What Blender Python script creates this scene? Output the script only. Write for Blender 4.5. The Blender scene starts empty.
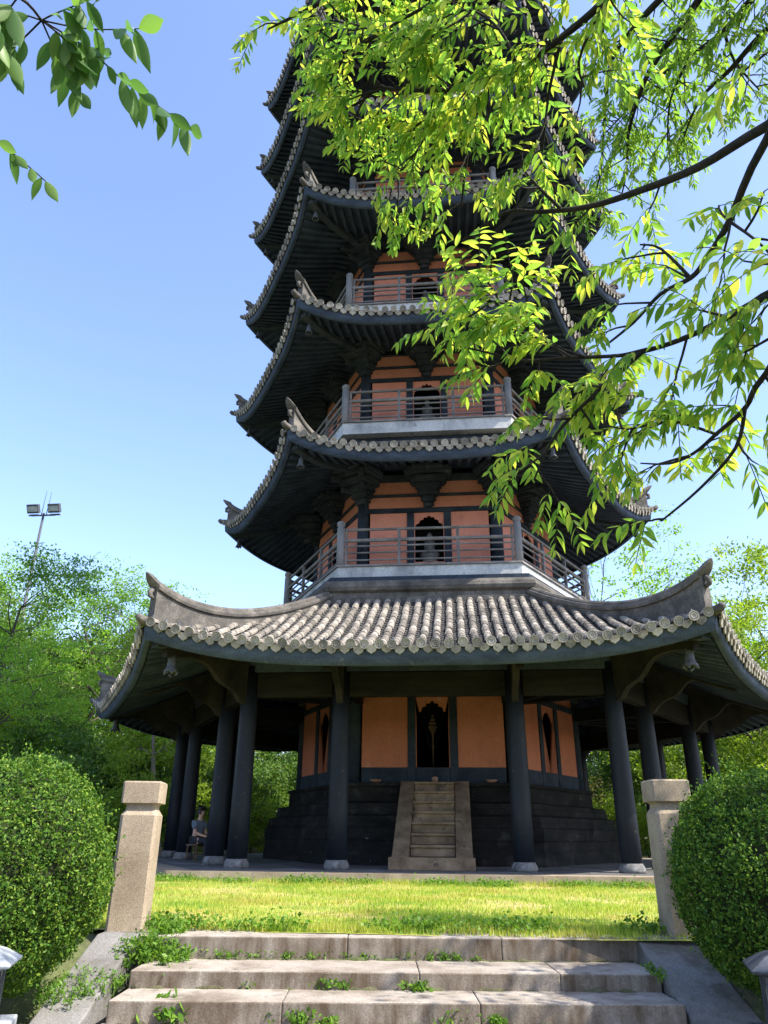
import bpy, bmesh, math, random
import numpy as np
from mathutils import Vector, Matrix

S = bpy.context.scene
COL = S.collection
PI = math.pi
R3 = math.sqrt(3)
rad = math.radians

# ------------------------------------------------------------------ camera
CAM = (0.704, -24.663, 0.686)
YAW, PITCH, ROLL, FPX = rad(-5.717), rad(23.652), rad(0.504), 737.2
cam_d = bpy.data.cameras.new('camera')
cam = bpy.data.objects.new('camera', cam_d)
COL.objects.link(cam)
F_ = Vector((math.sin(YAW) * math.cos(PITCH), math.cos(YAW) * math.cos(PITCH), math.sin(PITCH)))
r_ = Vector((math.cos(YAW), -math.sin(YAW), 0))
u_ = r_.cross(F_)
rx_ = r_ * math.cos(ROLL) + u_ * math.sin(ROLL)
up_ = u_ * math.cos(ROLL) - r_ * math.sin(ROLL)
M_ = Matrix((rx_, up_, -F_)).transposed().to_4x4()
M_.translation = Vector(CAM)
cam.matrix_world = M_
cam_d.sensor_fit = 'VERTICAL'
cam_d.sensor_height = 24
cam_d.lens = FPX / 1024 * 24
cam_d.clip_start = 0.05
cam_d.clip_end = 2000
S.camera = cam
S.render.resolution_x, S.render.resolution_y = 768, 1024

# ------------------------------------------------------------------ light
SUN_EL, SUN_PHI = rad(49), rad(70)          # PHI: to the right of the camera-side direction (-Y)
sun_dir = Vector((math.sin(SUN_PHI) * math.cos(SUN_EL), -math.cos(SUN_PHI) * math.cos(SUN_EL), math.sin(SUN_EL)))
W = bpy.data.worlds.new('World')
S.world = W
W.use_nodes = True
nt = W.node_tree
bg = nt.nodes['Background']
sky = nt.nodes.new('ShaderNodeTexSky')
sky.sky_type = 'NISHITA'
sky.sun_disc = False
sky.sun_elevation = SUN_EL
sky.sun_rotation = math.atan2(sun_dir.x, sun_dir.y)
sky.altitude = 50
sky.air_density = 1.0
sky.dust_density = 1.1
sky.ozone_density = 2.2
tint = nt.nodes.new('ShaderNodeMix')
tint.data_type = 'RGBA'
tint.blend_type = 'MULTIPLY'
tint.inputs[0].default_value = 1.0
tint.inputs[7].default_value = (1.0, 0.96, 1.03, 1)
nt.links.new(sky.outputs[0], tint.inputs[6])
nt.links.new(tint.outputs[2], bg.inputs[0])
bg.inputs[1].default_value = 0.15
sl = bpy.data.lights.new('sun', 'SUN')
sl.energy = 3.8
sl.angle = rad(0.55)
sl.color = (1.0, 0.94, 0.84)
so = bpy.data.objects.new('sun', sl)
COL.objects.link(so)
so.rotation_euler = (-sun_dir).to_track_quat('-Z', 'Y').to_euler()
so.location = (20, -15, 40)
S.view_settings.view_transform = 'Standard'
S.view_settings.look = 'None'
S.view_settings.exposure = 1.5
S.view_settings.gamma = 1
S.view_settings.use_curve_mapping = False
S.render.engine = 'CYCLES'
S.cycles.use_denoising = True
S.cycles.max_bounces = 6
S.cycles.diffuse_bounces = 4
S.cycles.transmission_bounces = 3
S.cycles.transparent_max_bounces = 6


# ------------------------------------------------------------------ materials
def new_mat(name):
    m = bpy.data.materials.new(name)
    m.use_nodes = True
    t = m.node_tree
    return m, t, t.nodes['Principled BSDF']


def ramp(t, stops):
    n = t.nodes.new('ShaderNodeValToRGB')
    e = n.color_ramp.elements
    while len(e) > 1:
        e.remove(e[-1])
    e[0].position = stops[0][0]
    e[0].color = (*stops[0][1], 1)
    for p, c in stops[1:]:
        k = e.new(p)
        k.color = (*c, 1)
    return n


def noise(t, co, scale, detail=5, rough=0.6, stretch=None):
    n = t.nodes.new('ShaderNodeTexNoise')
    n.inputs['Scale'].default_value = scale
    n.inputs['Detail'].default_value = detail
    n.inputs['Roughness'].default_value = rough
    if stretch:
        mp = t.nodes.new('ShaderNodeMapping')
        mp.inputs['Scale'].default_value = stretch
        t.links.new(co, mp.inputs[0])
        t.links.new(mp.outputs[0], n.inputs['Vector'])
    else:
        t.links.new(co, n.inputs['Vector'])
    return n


def mixc(t, fac, a, b, mode='MIX'):
    n = t.nodes.new('ShaderNodeMix')
    n.data_type = 'RGBA'
    n.blend_type = mode
    for v, i in ((fac, 0), (a, 6), (b, 7)):
        if hasattr(v, 'is_linked'):
            t.links.new(v, n.inputs[i])
        elif isinstance(v, (int, float)):
            n.inputs[i].default_value = v
        else:
            n.inputs[i].default_value = (*v, 1)
    return n.outputs[2]


def surf(name, stops, scale=3, fine=40, rough=0.8, bump=0.15, bscale=None, stretch=None,
         fine_amt=0.35, island=0.0, spots=None, spec=0.3, bdist=0.02):
    """Weathered surface: broad stains + fine grain + optional spots and per-piece variation."""
    m, t, b = new_mat(name)
    co = t.nodes.new('ShaderNodeTexCoord').outputs['Object']
    n1 = noise(t, co, scale, 6, 0.62, stretch)
    rp = ramp(t, stops)
    t.links.new(n1.outputs[0], rp.inputs[0])
    c = rp.outputs[0]
    n2 = noise(t, co, fine, 4, 0.7)
    g = ramp(t, [(0.3, (1 - fine_amt,) * 3), (0.7, (1 + fine_amt * 0.6,) * 3)])
    t.links.new(n2.outputs[0], g.inputs[0])
    c = mixc(t, 1.0, c, g.outputs[0], 'MULTIPLY')
    if island:
        ge = t.nodes.new('ShaderNodeNewGeometry')
        k = ramp(t, [(0, (1 - island,) * 3), (1, (1 + island,) * 3)])
        t.links.new(ge.outputs['Random Per Island'], k.inputs[0])
        c = mixc(t, 1.0, c, k.outputs[0], 'MULTIPLY')
    if spots:
        for (sc, lo, hi, col, amt) in spots:
            n3 = noise(t, co, sc, 3, 0.75)
            sp = ramp(t, [(lo, (0, 0, 0)), (hi, (amt,) * 3)])
            t.links.new(n3.outputs[0], sp.inputs[0])
            c = mixc(t, sp.outputs[0], c, col)
    t.links.new(c, b.inputs['Base Color'])
    b.inputs['Roughness'].default_value = rough
    b.inputs['Specular IOR Level'].default_value = spec
    if bump:
        bn = noise(t, co, bscale or fine, 4, 0.7, stretch)
        bm_ = t.nodes.new('ShaderNodeBump')
        bm_.inputs['Strength'].default_value = bump
        bm_.inputs['Distance'].default_value = bdist
        t.links.new(bn.outputs[0], bm_.inputs['Height'])
        t.links.new(bm_.outputs[0], b.inputs['Normal'])
    return m


def leaf_mat(name, cols, trans=0.45, rough=0.45, tcol=None, spec=0.25):
    m, t, b = new_mat(name)
    ge = t.nodes.new('ShaderNodeNewGeometry')
    k = len(cols)
    rp = ramp(t, [(i / max(1, k - 1), c) for i, c in enumerate(cols)])
    t.links.new(ge.outputs['Random Per Island'], rp.inputs[0])
    t.links.new(rp.outputs[0], b.inputs['Base Color'])
    b.inputs['Roughness'].default_value = rough
    b.inputs['Specular IOR Level'].default_value = spec
    tr = t.nodes.new('ShaderNodeBsdfTranslucent')
    tc = mixc(t, 1.0, rp.outputs[0], tcol or (1.5, 1.6, 0.7), 'MULTIPLY')
    t.links.new(tc, tr.inputs[0])
    mx = t.nodes.new('ShaderNodeMixShader')
    mx.inputs[0].default_value = trans
    t.links.new(b.outputs[0], mx.inputs[1])
    t.links.new(tr.outputs[0], mx.inputs[2])
    t.links.new(mx.outputs[0], t.nodes['Material Output'].inputs[0])
    return m


M = {}
M['tile'] = surf('roof_tile', [(0.3, (0.11, 0.098, 0.083)), (0.5, (0.225, 0.20, 0.165)), (0.7, (0.34, 0.30, 0.25))],
                 1.6, 30, 0.85, 0.3, 60, fine_amt=0.45, island=0.42, spots=[(3, 0.56, 0.68, (0.04, 0.038, 0.033), 0.7), (9, 0.62, 0.7, (0.36, 0.34, 0.30), 0.5), (2.2, 0.64, 0.72, (0.07, 0.075, 0.035), 0.6)])
M['endtile'] = surf('end_tile_clay', [(0.3, (0.13, 0.118, 0.10)), (0.5, (0.29, 0.265, 0.225)), (0.7, (0.42, 0.385, 0.335))], 2.5, 40, 0.85, 0.3, 60, island=0.25, spots=[(6, 0.6, 0.7, (0.07, 0.065, 0.06), 0.6)])
M['pan'] = surf('pan_tile', [(0.3, (0.025, 0.025, 0.025)), (0.7, (0.075, 0.07, 0.065))], 2, 30, 0.9, 0.3, 50, island=0.3)
M['ridge'] = surf('ridge_mortar', [(0.3, (0.045, 0.042, 0.038)), (0.52, (0.11, 0.10, 0.086)), (0.72, (0.20, 0.18, 0.152))],
                  2.2, 25, 0.9, 0.3, 30, fine_amt=0.45, spots=[(3.5, 0.55, 0.68, (0.07, 0.065, 0.06), 0.75)])
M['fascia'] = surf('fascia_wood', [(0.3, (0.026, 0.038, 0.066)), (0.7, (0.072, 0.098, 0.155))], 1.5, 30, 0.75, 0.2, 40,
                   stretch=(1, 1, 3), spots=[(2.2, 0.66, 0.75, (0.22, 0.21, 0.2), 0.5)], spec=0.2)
M['wood'] = surf('dark_timber', [(0.3, (0.005, 0.006, 0.008)), (0.7, (0.012, 0.014, 0.018))], 1.5, 30, 0.7, 0.2, 30, stretch=(1, 1, 0.4), spec=0.1)
M['rafter'] = surf('rafter_timber', [(0.3, (0.028, 0.038, 0.062)), (0.7, (0.070, 0.092, 0.138))], 1.2, 25, 0.8, 0.2, 30, spec=0.1)  # haze put into the colour: blue raised here, in fascia and bracket
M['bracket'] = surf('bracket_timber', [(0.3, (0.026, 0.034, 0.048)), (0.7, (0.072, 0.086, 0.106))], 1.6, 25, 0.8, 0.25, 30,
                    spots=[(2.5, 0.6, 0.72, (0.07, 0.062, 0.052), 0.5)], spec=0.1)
M['beam'] = surf('weathered_beam', [(0.3, (0.010, 0.010, 0.011)), (0.7, (0.030, 0.027, 0.024))], 1.3, 25, 0.8, 0.25, 30, stretch=(0.5, 0.5, 3), spec=0.1)
M['brace'] = surf('brace_timber', [(0.35, (0.014, 0.014, 0.015)), (0.7, (0.045, 0.04, 0.034))], 1.3, 25, 0.8, 0.25, 30, spec=0.1)
M['column'] = surf('column_paint', [(0.25, (0.007, 0.009, 0.014)), (0.75, (0.018, 0.023, 0.034))], 0.9, 35, 0.5, 0.12, 22,
                   stretch=(2.0, 2.0, 0.25), spots=[(2.0, 0.64, 0.72, (0.05, 0.055, 0.06), 0.45), (9, 0.66, 0.70, (0.09, 0.08, 0.07), 0.5)], spec=0.18)
M['colbase'] = surf('column_stone', [(0.3, (0.06, 0.058, 0.056)), (0.7, (0.24, 0.235, 0.23))], 8, 60, 0.85, 0.3, 50)
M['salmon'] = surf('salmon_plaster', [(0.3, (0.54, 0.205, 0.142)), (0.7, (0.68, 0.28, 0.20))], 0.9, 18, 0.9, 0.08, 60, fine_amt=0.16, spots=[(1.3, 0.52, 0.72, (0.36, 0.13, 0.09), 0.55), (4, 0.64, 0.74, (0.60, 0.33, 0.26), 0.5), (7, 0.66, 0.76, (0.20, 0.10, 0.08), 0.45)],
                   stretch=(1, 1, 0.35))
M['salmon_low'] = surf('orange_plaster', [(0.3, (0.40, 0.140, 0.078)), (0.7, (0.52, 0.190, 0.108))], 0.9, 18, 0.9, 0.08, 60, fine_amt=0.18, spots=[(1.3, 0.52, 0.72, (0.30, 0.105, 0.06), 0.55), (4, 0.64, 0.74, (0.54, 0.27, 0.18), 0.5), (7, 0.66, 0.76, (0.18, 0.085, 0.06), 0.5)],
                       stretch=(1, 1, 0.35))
M['wallpost'] = surf('wall_post_paint', [(0.3, (0.016, 0.023, 0.034)), (0.7, (0.042, 0.056, 0.078))], 2, 30, 0.7, 0.15, 40, spec=0.1)
M['void'] = surf('dark_interior', [(0.3, (0.005, 0.005, 0.006)), (0.7, (0.012, 0.012, 0.013))], 2, 20, 0.95, 0, spec=0.1)
M['slab'] = surf('balcony_paint', [(0.32, (0.24, 0.25, 0.255)), (0.5, (0.43, 0.44, 0.43)), (0.7, (0.55, 0.555, 0.535))], 1.6, 30, 0.8, 0.15, 40,
                 spots=[(3.2, 0.60, 0.68, (0.11, 0.12, 0.125), 0.6)], stretch=(1, 1, 0.6))
M['rail'] = surf('rail_timber', [(0.3, (0.10, 0.096, 0.094)), (0.7, (0.24, 0.225, 0.21))], 2.5, 40, 0.75, 0.2, 60, island=0.2)
M['railpost'] = surf('rail_post_timber', [(0.3, (0.11, 0.118, 0.13)), (0.7, (0.29, 0.285, 0.28))], 3, 40, 0.75, 0.2, 60, stretch=(1, 1, 0.3))
M['plinth'] = surf('soot_dark_stone', [(0.3, (0.006, 0.006, 0.006)), (0.6, (0.021, 0.020, 0.019)), (0.75, (0.060, 0.057, 0.053))], 1.3, 22, 0.75, 0.35, 25,
                   stretch=(1, 1, 2.0), spots=[(6, 0.66, 0.73, (0.2, 0.2, 0.19), 0.5), (1.1, 0.6, 0.7, (0.07, 0.066, 0.06), 0.5)], spec=0.1)
M['stair'] = surf('stair_stone', [(0.3, (0.11, 0.072, 0.044)), (0.55, (0.23, 0.16, 0.10)), (0.75, (0.33, 0.245, 0.165))], 2.4, 60, 0.85, 0.3, 70,
                  spots=[(2.6, 0.58, 0.7, (0.045, 0.04, 0.035), 0.75)])
M['paving'] = surf('paving_stone', [(0.3, (0.08, 0.078, 0.076)), (0.7, (0.19, 0.185, 0.18))], 1.2, 40, 0.8, 0.25, 60)
M['granite'] = surf('granite', [(0.3, (0.23, 0.175, 0.118)), (0.55, (0.34, 0.27, 0.19)), (0.75, (0.42, 0.345, 0.255))], 2.2, 90, 0.85, 0.35, 120,
                    fine_amt=0.45, spots=[(3, 0.6, 0.75, (0.16, 0.12, 0.09), 0.5)], bdist=0.01)
M['concrete'] = surf('ramp_concrete', [(0.3, (0.12, 0.112, 0.10)), (0.7, (0.25, 0.24, 0.225))], 1.8, 60, 0.9, 0.35, 60, spots=[(2.4, 0.52, 0.66, (0.085, 0.075, 0.05), 0.75), (9, 0.6, 0.7, (0.07, 0.08, 0.035), 0.5)])
M['bark'] = surf('bark', [(0.3, (0.035, 0.028, 0.022)), (0.7, (0.11, 0.09, 0.07))], 4, 30, 0.9, 0.6, 25, stretch=(1, 1, 0.25))
M['bark_pale'] = surf('pale_bark', [(0.3, (0.17, 0.135, 0.10)), (0.7, (0.38, 0.31, 0.235))], 4, 30, 0.9, 0.5, 25, stretch=(1, 1, 0.25))
M['bark_near'] = surf('near_bark', [(0.3, (0.016, 0.014, 0.013)), (0.7, (0.05, 0.042, 0.036))], 12, 80, 0.9, 0.6, 60)
M['bronze'] = surf('bell_bronze', [(0.3, (0.035, 0.04, 0.046)), (0.7, (0.12, 0.125, 0.135))], 12, 60, 0.6, 0.2, 80)
M['metal'] = surf('galvanised_metal', [(0.3, (0.30, 0.32, 0.34)), (0.7, (0.45, 0.47, 0.48))], 3, 40, 0.45, 0.05, 40, fine_amt=0.1)
M['metal_dark'] = surf('dark_metal', [(0.3, (0.05, 0.055, 0.062)), (0.7, (0.095, 0.10, 0.115))], 6, 60, 0.5, 0.1, 60)
M['pane'] = surf('cream_pane', [(0.3, (0.62, 0.58, 0.46)), (0.7, (0.72, 0.68, 0.56))], 5, 60, 0.4, 0.03, 60, fine_amt=0.08)
M['grey_cap'] = surf('grey_lantern_stone', [(0.3, (0.30, 0.32, 0.33)), (0.7, (0.50, 0.52, 0.53))], 5, 60, 0.7, 0.15, 60)
M['white_stone'] = surf('white_statue_stone', [(0.3, (0.07, 0.07, 0.069)), (0.7, (0.135, 0.13, 0.125))], 6, 60, 0.7, 0.1, 60)
M['wood_brown'] = surf('brown_wood', [(0.3, (0.06, 0.035, 0.02)), (0.7, (0.14, 0.085, 0.05))], 5, 40, 0.6, 0.1, 40)
M['grey_slab'] = surf('grey_stele', [(0.3, (0.16, 0.16, 0.16)), (0.7, (0.28, 0.28, 0.28))], 5, 40, 0.8, 0.1, 40)
M['bowl'] = surf('pale_clay', [(0.3, (0.26, 0.15, 0.10)), (0.7, (0.38, 0.23, 0.16))], 8, 40, 0.6, 0.1, 40)
M['skin'] = surf('skin', [(0.3, (0.42, 0.24, 0.17)), (0.7, (0.50, 0.30, 0.21))], 8, 60, 0.55, 0.05, 80, fine_amt=0.1)
M['hair'] = surf('black_hair', [(0.3, (0.008, 0.007, 0.007)), (0.7, (0.02, 0.018, 0.017))], 20, 90, 0.5, 0.4, 120)
M['shirt'] = surf('blue_grey_shirt', [(0.3, (0.09, 0.115, 0.155)), (0.7, (0.14, 0.17, 0.22))], 6, 80, 0.9, 0.3, 30)
M['trousers'] = surf('dark_trousers', [(0.3, (0.015, 0.016, 0.02)), (0.7, (0.03, 0.032, 0.04))], 6, 80, 0.9, 0.3, 30)
M['shoe'] = surf('pale_shoe', [(0.3, (0.35, 0.33, 0.31)), (0.7, (0.5, 0.48, 0.45))], 9, 80, 0.6, 0.1, 60)
M['soil'] = surf('woodland_soil', [(0.3, (0.05, 0.045, 0.03)), (0.5, (0.09, 0.085, 0.045)), (0.7, (0.10, 0.13, 0.04))], 0.5, 6, 0.95, 0.5, 8, bdist=0.1)
M['turf'] = surf('turf', [(0.3, (0.18, 0.22, 0.035)), (0.48, (0.30, 0.32, 0.055)), (0.6, (0.40, 0.34, 0.12)), (0.75, (0.36, 0.28, 0.15))], 0.9, 9, 0.95, 0.5, 20, bdist=0.03)
M['grass'] = leaf_mat('grass_blade', [(0.18, 0.28, 0.03), (0.30, 0.39, 0.045), (0.42, 0.46, 0.07), (0.50, 0.44, 0.14)], 0.45, 0.6)
t_ = M['grass'].node_tree
co_ = t_.nodes.new('ShaderNodeTexCoord').outputs['Object']
pn_ = noise(t_, co_, 1.1, 5, 0.65)
pr_ = ramp(t_, [(0.34, (0.55, 0.80, 0.75)), (0.48, (0.95, 1.0, 0.95)), (0.58, (1.05, 0.95, 1.1)), (0.70, (1.15, 0.82, 1.5))])
t_.links.new(pn_.outputs[0], pr_.inputs[0])
for l_ in [l for l in t_.links if l.from_node.type == 'VALTORGB' and l.from_node != pr_]:
    dst_, src_ = l_.to_socket, l_.from_socket
    t_.links.new(mixc(t_, 1.0, src_, pr_.outputs[0], 'MULTIPLY'), dst_)
M['weed'] = leaf_mat('weed_leaf', [(0.06, 0.14, 0.015), (0.11, 0.22, 0.025), (0.18, 0.30, 0.04)], 0.4, 0.5)
M['box'] = leaf_mat('boxwood_leaf', [(0.022, 0.062, 0.008), (0.042, 0.105, 0.012), (0.072, 0.16, 0.018), (0.12, 0.215, 0.025), (0.22, 0.31, 0.04)], 0.3, 0.55, spec=0.2)
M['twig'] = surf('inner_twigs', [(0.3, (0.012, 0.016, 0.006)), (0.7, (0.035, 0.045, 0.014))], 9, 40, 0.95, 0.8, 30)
M['near_leaf'] = leaf_mat('near_leaf', [(0.10, 0.22, 0.04), (0.17, 0.33, 0.055), (0.26, 0.41, 0.06), (0.35, 0.46, 0.07), (0.47, 0.50, 0.08)], 0.68, 0.4, (1.42, 1.38, 0.9))
M['shade_leaf'] = leaf_mat('shade_leaf', [(0.08, 0.16, 0.05), (0.12, 0.22, 0.06), (0.18, 0.28, 0.075)], 0.45, 0.4, (1.2, 1.4, 0.7))  # shade on the top-left leaves is put into this darker green
M['far_leaf'] = leaf_mat('upper_leaf', [(0.12, 0.23, 0.05), (0.18, 0.30, 0.06), (0.27, 0.37, 0.08)], 0.55, 0.45)
TREEMATS = [
    leaf_mat('light_green_leaf', [(0.12, 0.25, 0.03), (0.19, 0.35, 0.045), (0.28, 0.42, 0.06)], 0.5, 0.5),
    leaf_mat('mid_green_leaf', [(0.07, 0.17, 0.03), (0.12, 0.25, 0.04), (0.18, 0.31, 0.05)], 0.4, 0.5),
    leaf_mat('dark_green_leaf', [(0.045, 0.10, 0.02), (0.085, 0.16, 0.03), (0.15, 0.22, 0.04)], 0.35, 0.4),
    leaf_mat('yellow_green_leaf', [(0.14, 0.22, 0.025), (0.22, 0.31, 0.035), (0.30, 0.38, 0.055)], 0.5, 0.5),
    leaf_mat('brownish_leaf', [(0.10, 0.07, 0.03), (0.16, 0.14, 0.05), (0.11, 0.15, 0.04)], 0.35, 0.6),
]


# ------------------------------------------------------------------ mesh helpers
class MB:
    def __init__(s):
        s.v, s.f = [], []

    def add(s, vs, fs):
        k = len(s.v)
        s.v.extend(tuple(p) for p in vs)
        s.f.extend(tuple(i + k for i in f) for f in fs)

    def hexa(s, p):     # 8 points: bottom 4 ccw, top 4 ccw
        s.add(p, [(3, 2, 1, 0), (4, 5, 6, 7), (0, 1, 5, 4), (1, 2, 6, 5), (2, 3, 7, 6), (3, 0, 4, 7)])

    def box(s, c, d, X=Vector((1, 0, 0)), Y=Vector((0, 1, 0)), Z=Vector((0, 0, 1))):
        c = Vector(c)
        hx, hy, hz = X * d[0] / 2, Y * d[1] / 2, Z * d[2] / 2
        s.hexa([c - hx - hy - hz, c + hx - hy - hz, c + hx + hy - hz, c - hx + hy - hz,
                c - hx - hy + hz, c + hx - hy + hz, c + hx + hy + hz, c - hx + hy + hz])

    def tube(s, pts, rs, n=8, caps=True, up=None):
        pts = [Vector(p) for p in pts]
        if not hasattr(rs, '__len__'):
            rs = [rs] * len(pts)
        rings = []
        prev = None
        for i, p in enumerate(pts):
            d = (pts[min(i + 1, len(pts) - 1)] - pts[max(i - 1, 0)])
            d = d.normalized() if d.length > 1e-9 else Vector((0, 0, 1))
            if prev is None:
                a = Vector((0, 0, 1)) if abs(d.z) < 0.9 else Vector((1, 0, 0))
                x = d.cross(a).normalized()
            else:
                x = (prev - d * prev.dot(d)).normalized()
            prev = x
            y = d.cross(x)
            rings.append([p + (x * math.cos(2 * PI * k / n) + y * math.sin(2 * PI * k / n)) * rs[i] for k in range(n)])
        vs = [q for r in rings for q in r]
        fs = []
        for i in range(len(rings) - 1):
            for k in range(n):
                a, b = i * n + k, i * n + (k + 1) % n
                fs.append((a, b, b + n, a + n))
        if caps:
            fs.append(tuple(range(n - 1, -1, -1)))
            L = (len(rings) - 1) * n
            fs.append(tuple(L + k for k in range(n)))
        s.add(vs, fs)

    def lathe(s, c, prof, n=16, axis=None, phase=0.0, closed=True):
        """prof: (r, z) list from bottom to top around vertical axis through c"""
        c = Vector(c)
        vs, fs = [], []
        for (r, z) in prof:
            for k in range(n):
                a = 2 * PI * k / n + phase
                vs.append(c + Vector((r * math.cos(a), r * math.sin(a), z)))
        for i in range(len(prof) - 1):
            for k in range(n):
                a, b = i * n + k, i * n + (k + 1) % n
                fs.append((a, b, b + n, a + n))
        if closed:
            fs.append(tuple(range(n - 1, -1, -1)))
            L = (len(prof) - 1) * n
            fs.append(tuple(L + k for k in range(n)))
        s.add(vs, fs)

    def prism(s, poly, fn, d0, d1):
        """poly: 2D points; fn(x, y, d) -> 3D; extruded between d0 and d1"""
        n = len(poly)
        vs = [fn(x, y, d0) for x, y in poly] + [fn(x, y, d1) for x, y in poly]
        fs = [tuple(range(n - 1, -1, -1)), tuple(range(n, 2 * n))]
        for i in range(n):
            j = (i + 1) % n
            fs.append((i, j, j + n, i + n))
        s.add(vs, fs)

    def grid(s, rows, flip=False):
        nr, nc = len(rows), len(rows[0])
        vs = [p for r in rows for p in r]
        fs = []
        for i in range(nr - 1):
            for j in range(nc - 1):
                a = i * nc + j
                f = (a, a + 1, a + nc + 1, a + nc)
                fs.append(f[::-1] if flip else f)
        s.add(vs, fs)

    def build(s, name, mat, parent=None, smooth=False, fix=False, bevel=0):
        me = bpy.data.meshes.new(name)
        me.from_pydata([tuple(p) for p in s.v], [], s.f)
        if fix:
            bm = bmesh.new()
            bm.from_mesh(me)
            bmesh.ops.recalc_face_normals(bm, faces=bm.faces)
            bm.to_mesh(me)
            bm.free()
        me.materials.append(mat)
        if smooth:
            me.polygons.foreach_set('use_smooth', [True] * len(me.polygons))
        o = bpy.data.objects.new(name, me)
        COL.objects.link(o)
        if parent:
            o.parent = parent
        if bevel:
            b = o.modifiers.new('bevel', 'BEVEL')
            b.width = bevel
            b.segments = 2
            b.limit_method = 'ANGLE'
            b.angle_limit = rad(40)
        return o


def build_multi(name, parts, parent=None):
    """one mesh object from several builders, one material slot each"""
    al = MB()
    idx = []
    for i, (m_, _) in enumerate(parts):
        al.add(m_.v, m_.f)
        idx += [i] * len(m_.f)
    o = al.build(name, parts[0][1], parent)
    for _, mt in parts[1:]:
        o.data.materials.append(mt)
    o.data.polygons.foreach_set('material_index', idx)
    return o


def np_mesh(name, V, Q, mat, parent=None, smooth=False):
    """fast mesh from numpy: V (n,3), Q (m,k) all faces of k corners"""
    me = bpy.data.meshes.new(name)
    V = np.asarray(V, np.float32)
    Q = np.asarray(Q, np.int32)
    m, k = Q.shape
    me.vertices.add(len(V))
    me.vertices.foreach_set('co', V.ravel())
    me.loops.add(m * k)
    me.loops.foreach_set('vertex_index', Q.ravel())
    me.polygons.add(m)
    me.polygons.foreach_set('loop_start', np.arange(0, m * k, k, dtype=np.int32))
    me.polygons.foreach_set('loop_total', np.full(m, k, np.int32))
    if smooth:
        me.polygons.foreach_set('use_smooth', np.ones(m, bool))
    me.update(calc_edges=True)
    me.materials.append(mat)
    if name is None:
        return me
    o = bpy.data.objects.new(name, me)
    COL.objects.link(o)
    if parent:
        o.parent = parent
    return o


def empty(name, loc=(0, 0, 0), rz=0.0):
    o = bpy.data.objects.new(name, None)
    o.empty_display_size = 0.2
    COL.objects.link(o)
    o.location = loc
    o.rotation_euler = (0, 0, rz)
    return o


def tag(o, label, cat, group=None):
    o['label'] = label
    o['category'] = cat
    if group:
        o['group'] = group
    return o


def struct(o):
    o['kind'] = 'structure'
    return o


def copy_tree(o, parent=None):
    c = o.copy()
    COL.objects.link(c)
    if parent:
        c.parent = parent
    for ch in list(o.children):
        copy_tree(ch, c)
    return c


def lerp(a, b, t):
    return a + (b - a) * t


def sstep(a, b, x):
    t = min(1, max(0, (x - a) / (b - a)))
    return t * t * (3 - 2 * t)


# ------------------------------------------------------------------ ground
def ground_z(x, y):
    z = -0.235
    z -= 0.74 * sstep(-16.75, -19.0, y) if y < -16.75 else 0
    if abs(x - 0.15) < 3.2 and y < -16.2:
        z -= 0.3 * sstep(3.2, 2.5, abs(x - 0.15)) * sstep(-16.2, -16.6, y)
    d = math.hypot(x, y)
    if d > 13 and y > -14:
        k = sstep(13, 70, d) * sstep(-14, 6, y)
        z += k * (7.0 if x < 0 else 4.0)
        z += 0.25 * math.sin(x * 0.31) * math.cos(y * 0.27) * sstep(13, 25, d)
    return z


xs = sorted(set([-400, -250, -160, -110] + [x * 4 - 80 for x in range(41)] + [x * 0.5 - 6 for x in range(25)] + [110, 160, 250, 400]))
ys = sorted(set([-400, -200, -100, -60, -40, -32] + [y * 0.5 - 26 for y in range(25)] + [y * 2 - 13 for y in range(12)] + [y * 4 + 12 for y in range(24)] + [130, 180, 260, 400]))
mb = MB()
mb.grid([[Vector((x, y, ground_z(x, y))) for x in xs] for y in ys])
struct(mb.build('ground', M['soil'], smooth=True))
mb = MB()
mb.grid([[Vector((x, y, -0.20 + 0.035 * sstep(-14, -9, y) + 0.008 * math.sin(x * 1.7 + y))) for x in [i * 0.5 - 14 for i in range(57)]] for y in [-16.55 + i * 0.45 for i in range(18)]])
struct(mb.build('lawn', M['turf'], smooth=True))

# ------------------------------------------------------------------ pagoda
PAG = empty('pagoda')
tag(PAG, 'tall hexagonal multi-storey pagoda with dark timber eaves and salmon walls', 'pagoda')


def face_axes(f):
    th = rad(-90 + 60 * f)
    return Vector((math.cos(th), math.sin(th), 0)), Vector((-math.sin(th), math.cos(th), 0))


FA = [face_axes(f) for f in range(6)]
UPV = Vector((0, 0, 1))


def P(f, u, a, z):
    n, e = FA[f]
    return n * a + e * u + UPV * z


def CR(i, R, z):        # corner between face i and i+1
    th = rad(-60 + 60 * i)
    return Vector((R * math.cos(th), R * math.sin(th), z))


def hexprism(mb, prof):
    mb.lathe((0, 0, 0), prof, 6, phase=rad(0))


def fbox(mb, f, u0, u1, a0, a1, z0, z1):
    mb.hexa([P(f, u0, a1, z0), P(f, u1, a1, z0), P(f, u1, a0, z0), P(f, u0, a0, z0),
             P(f, u0, a1, z1), P(f, u1, a1, z1), P(f, u1, a0, z1), P(f, u0, a0, z1)])


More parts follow.
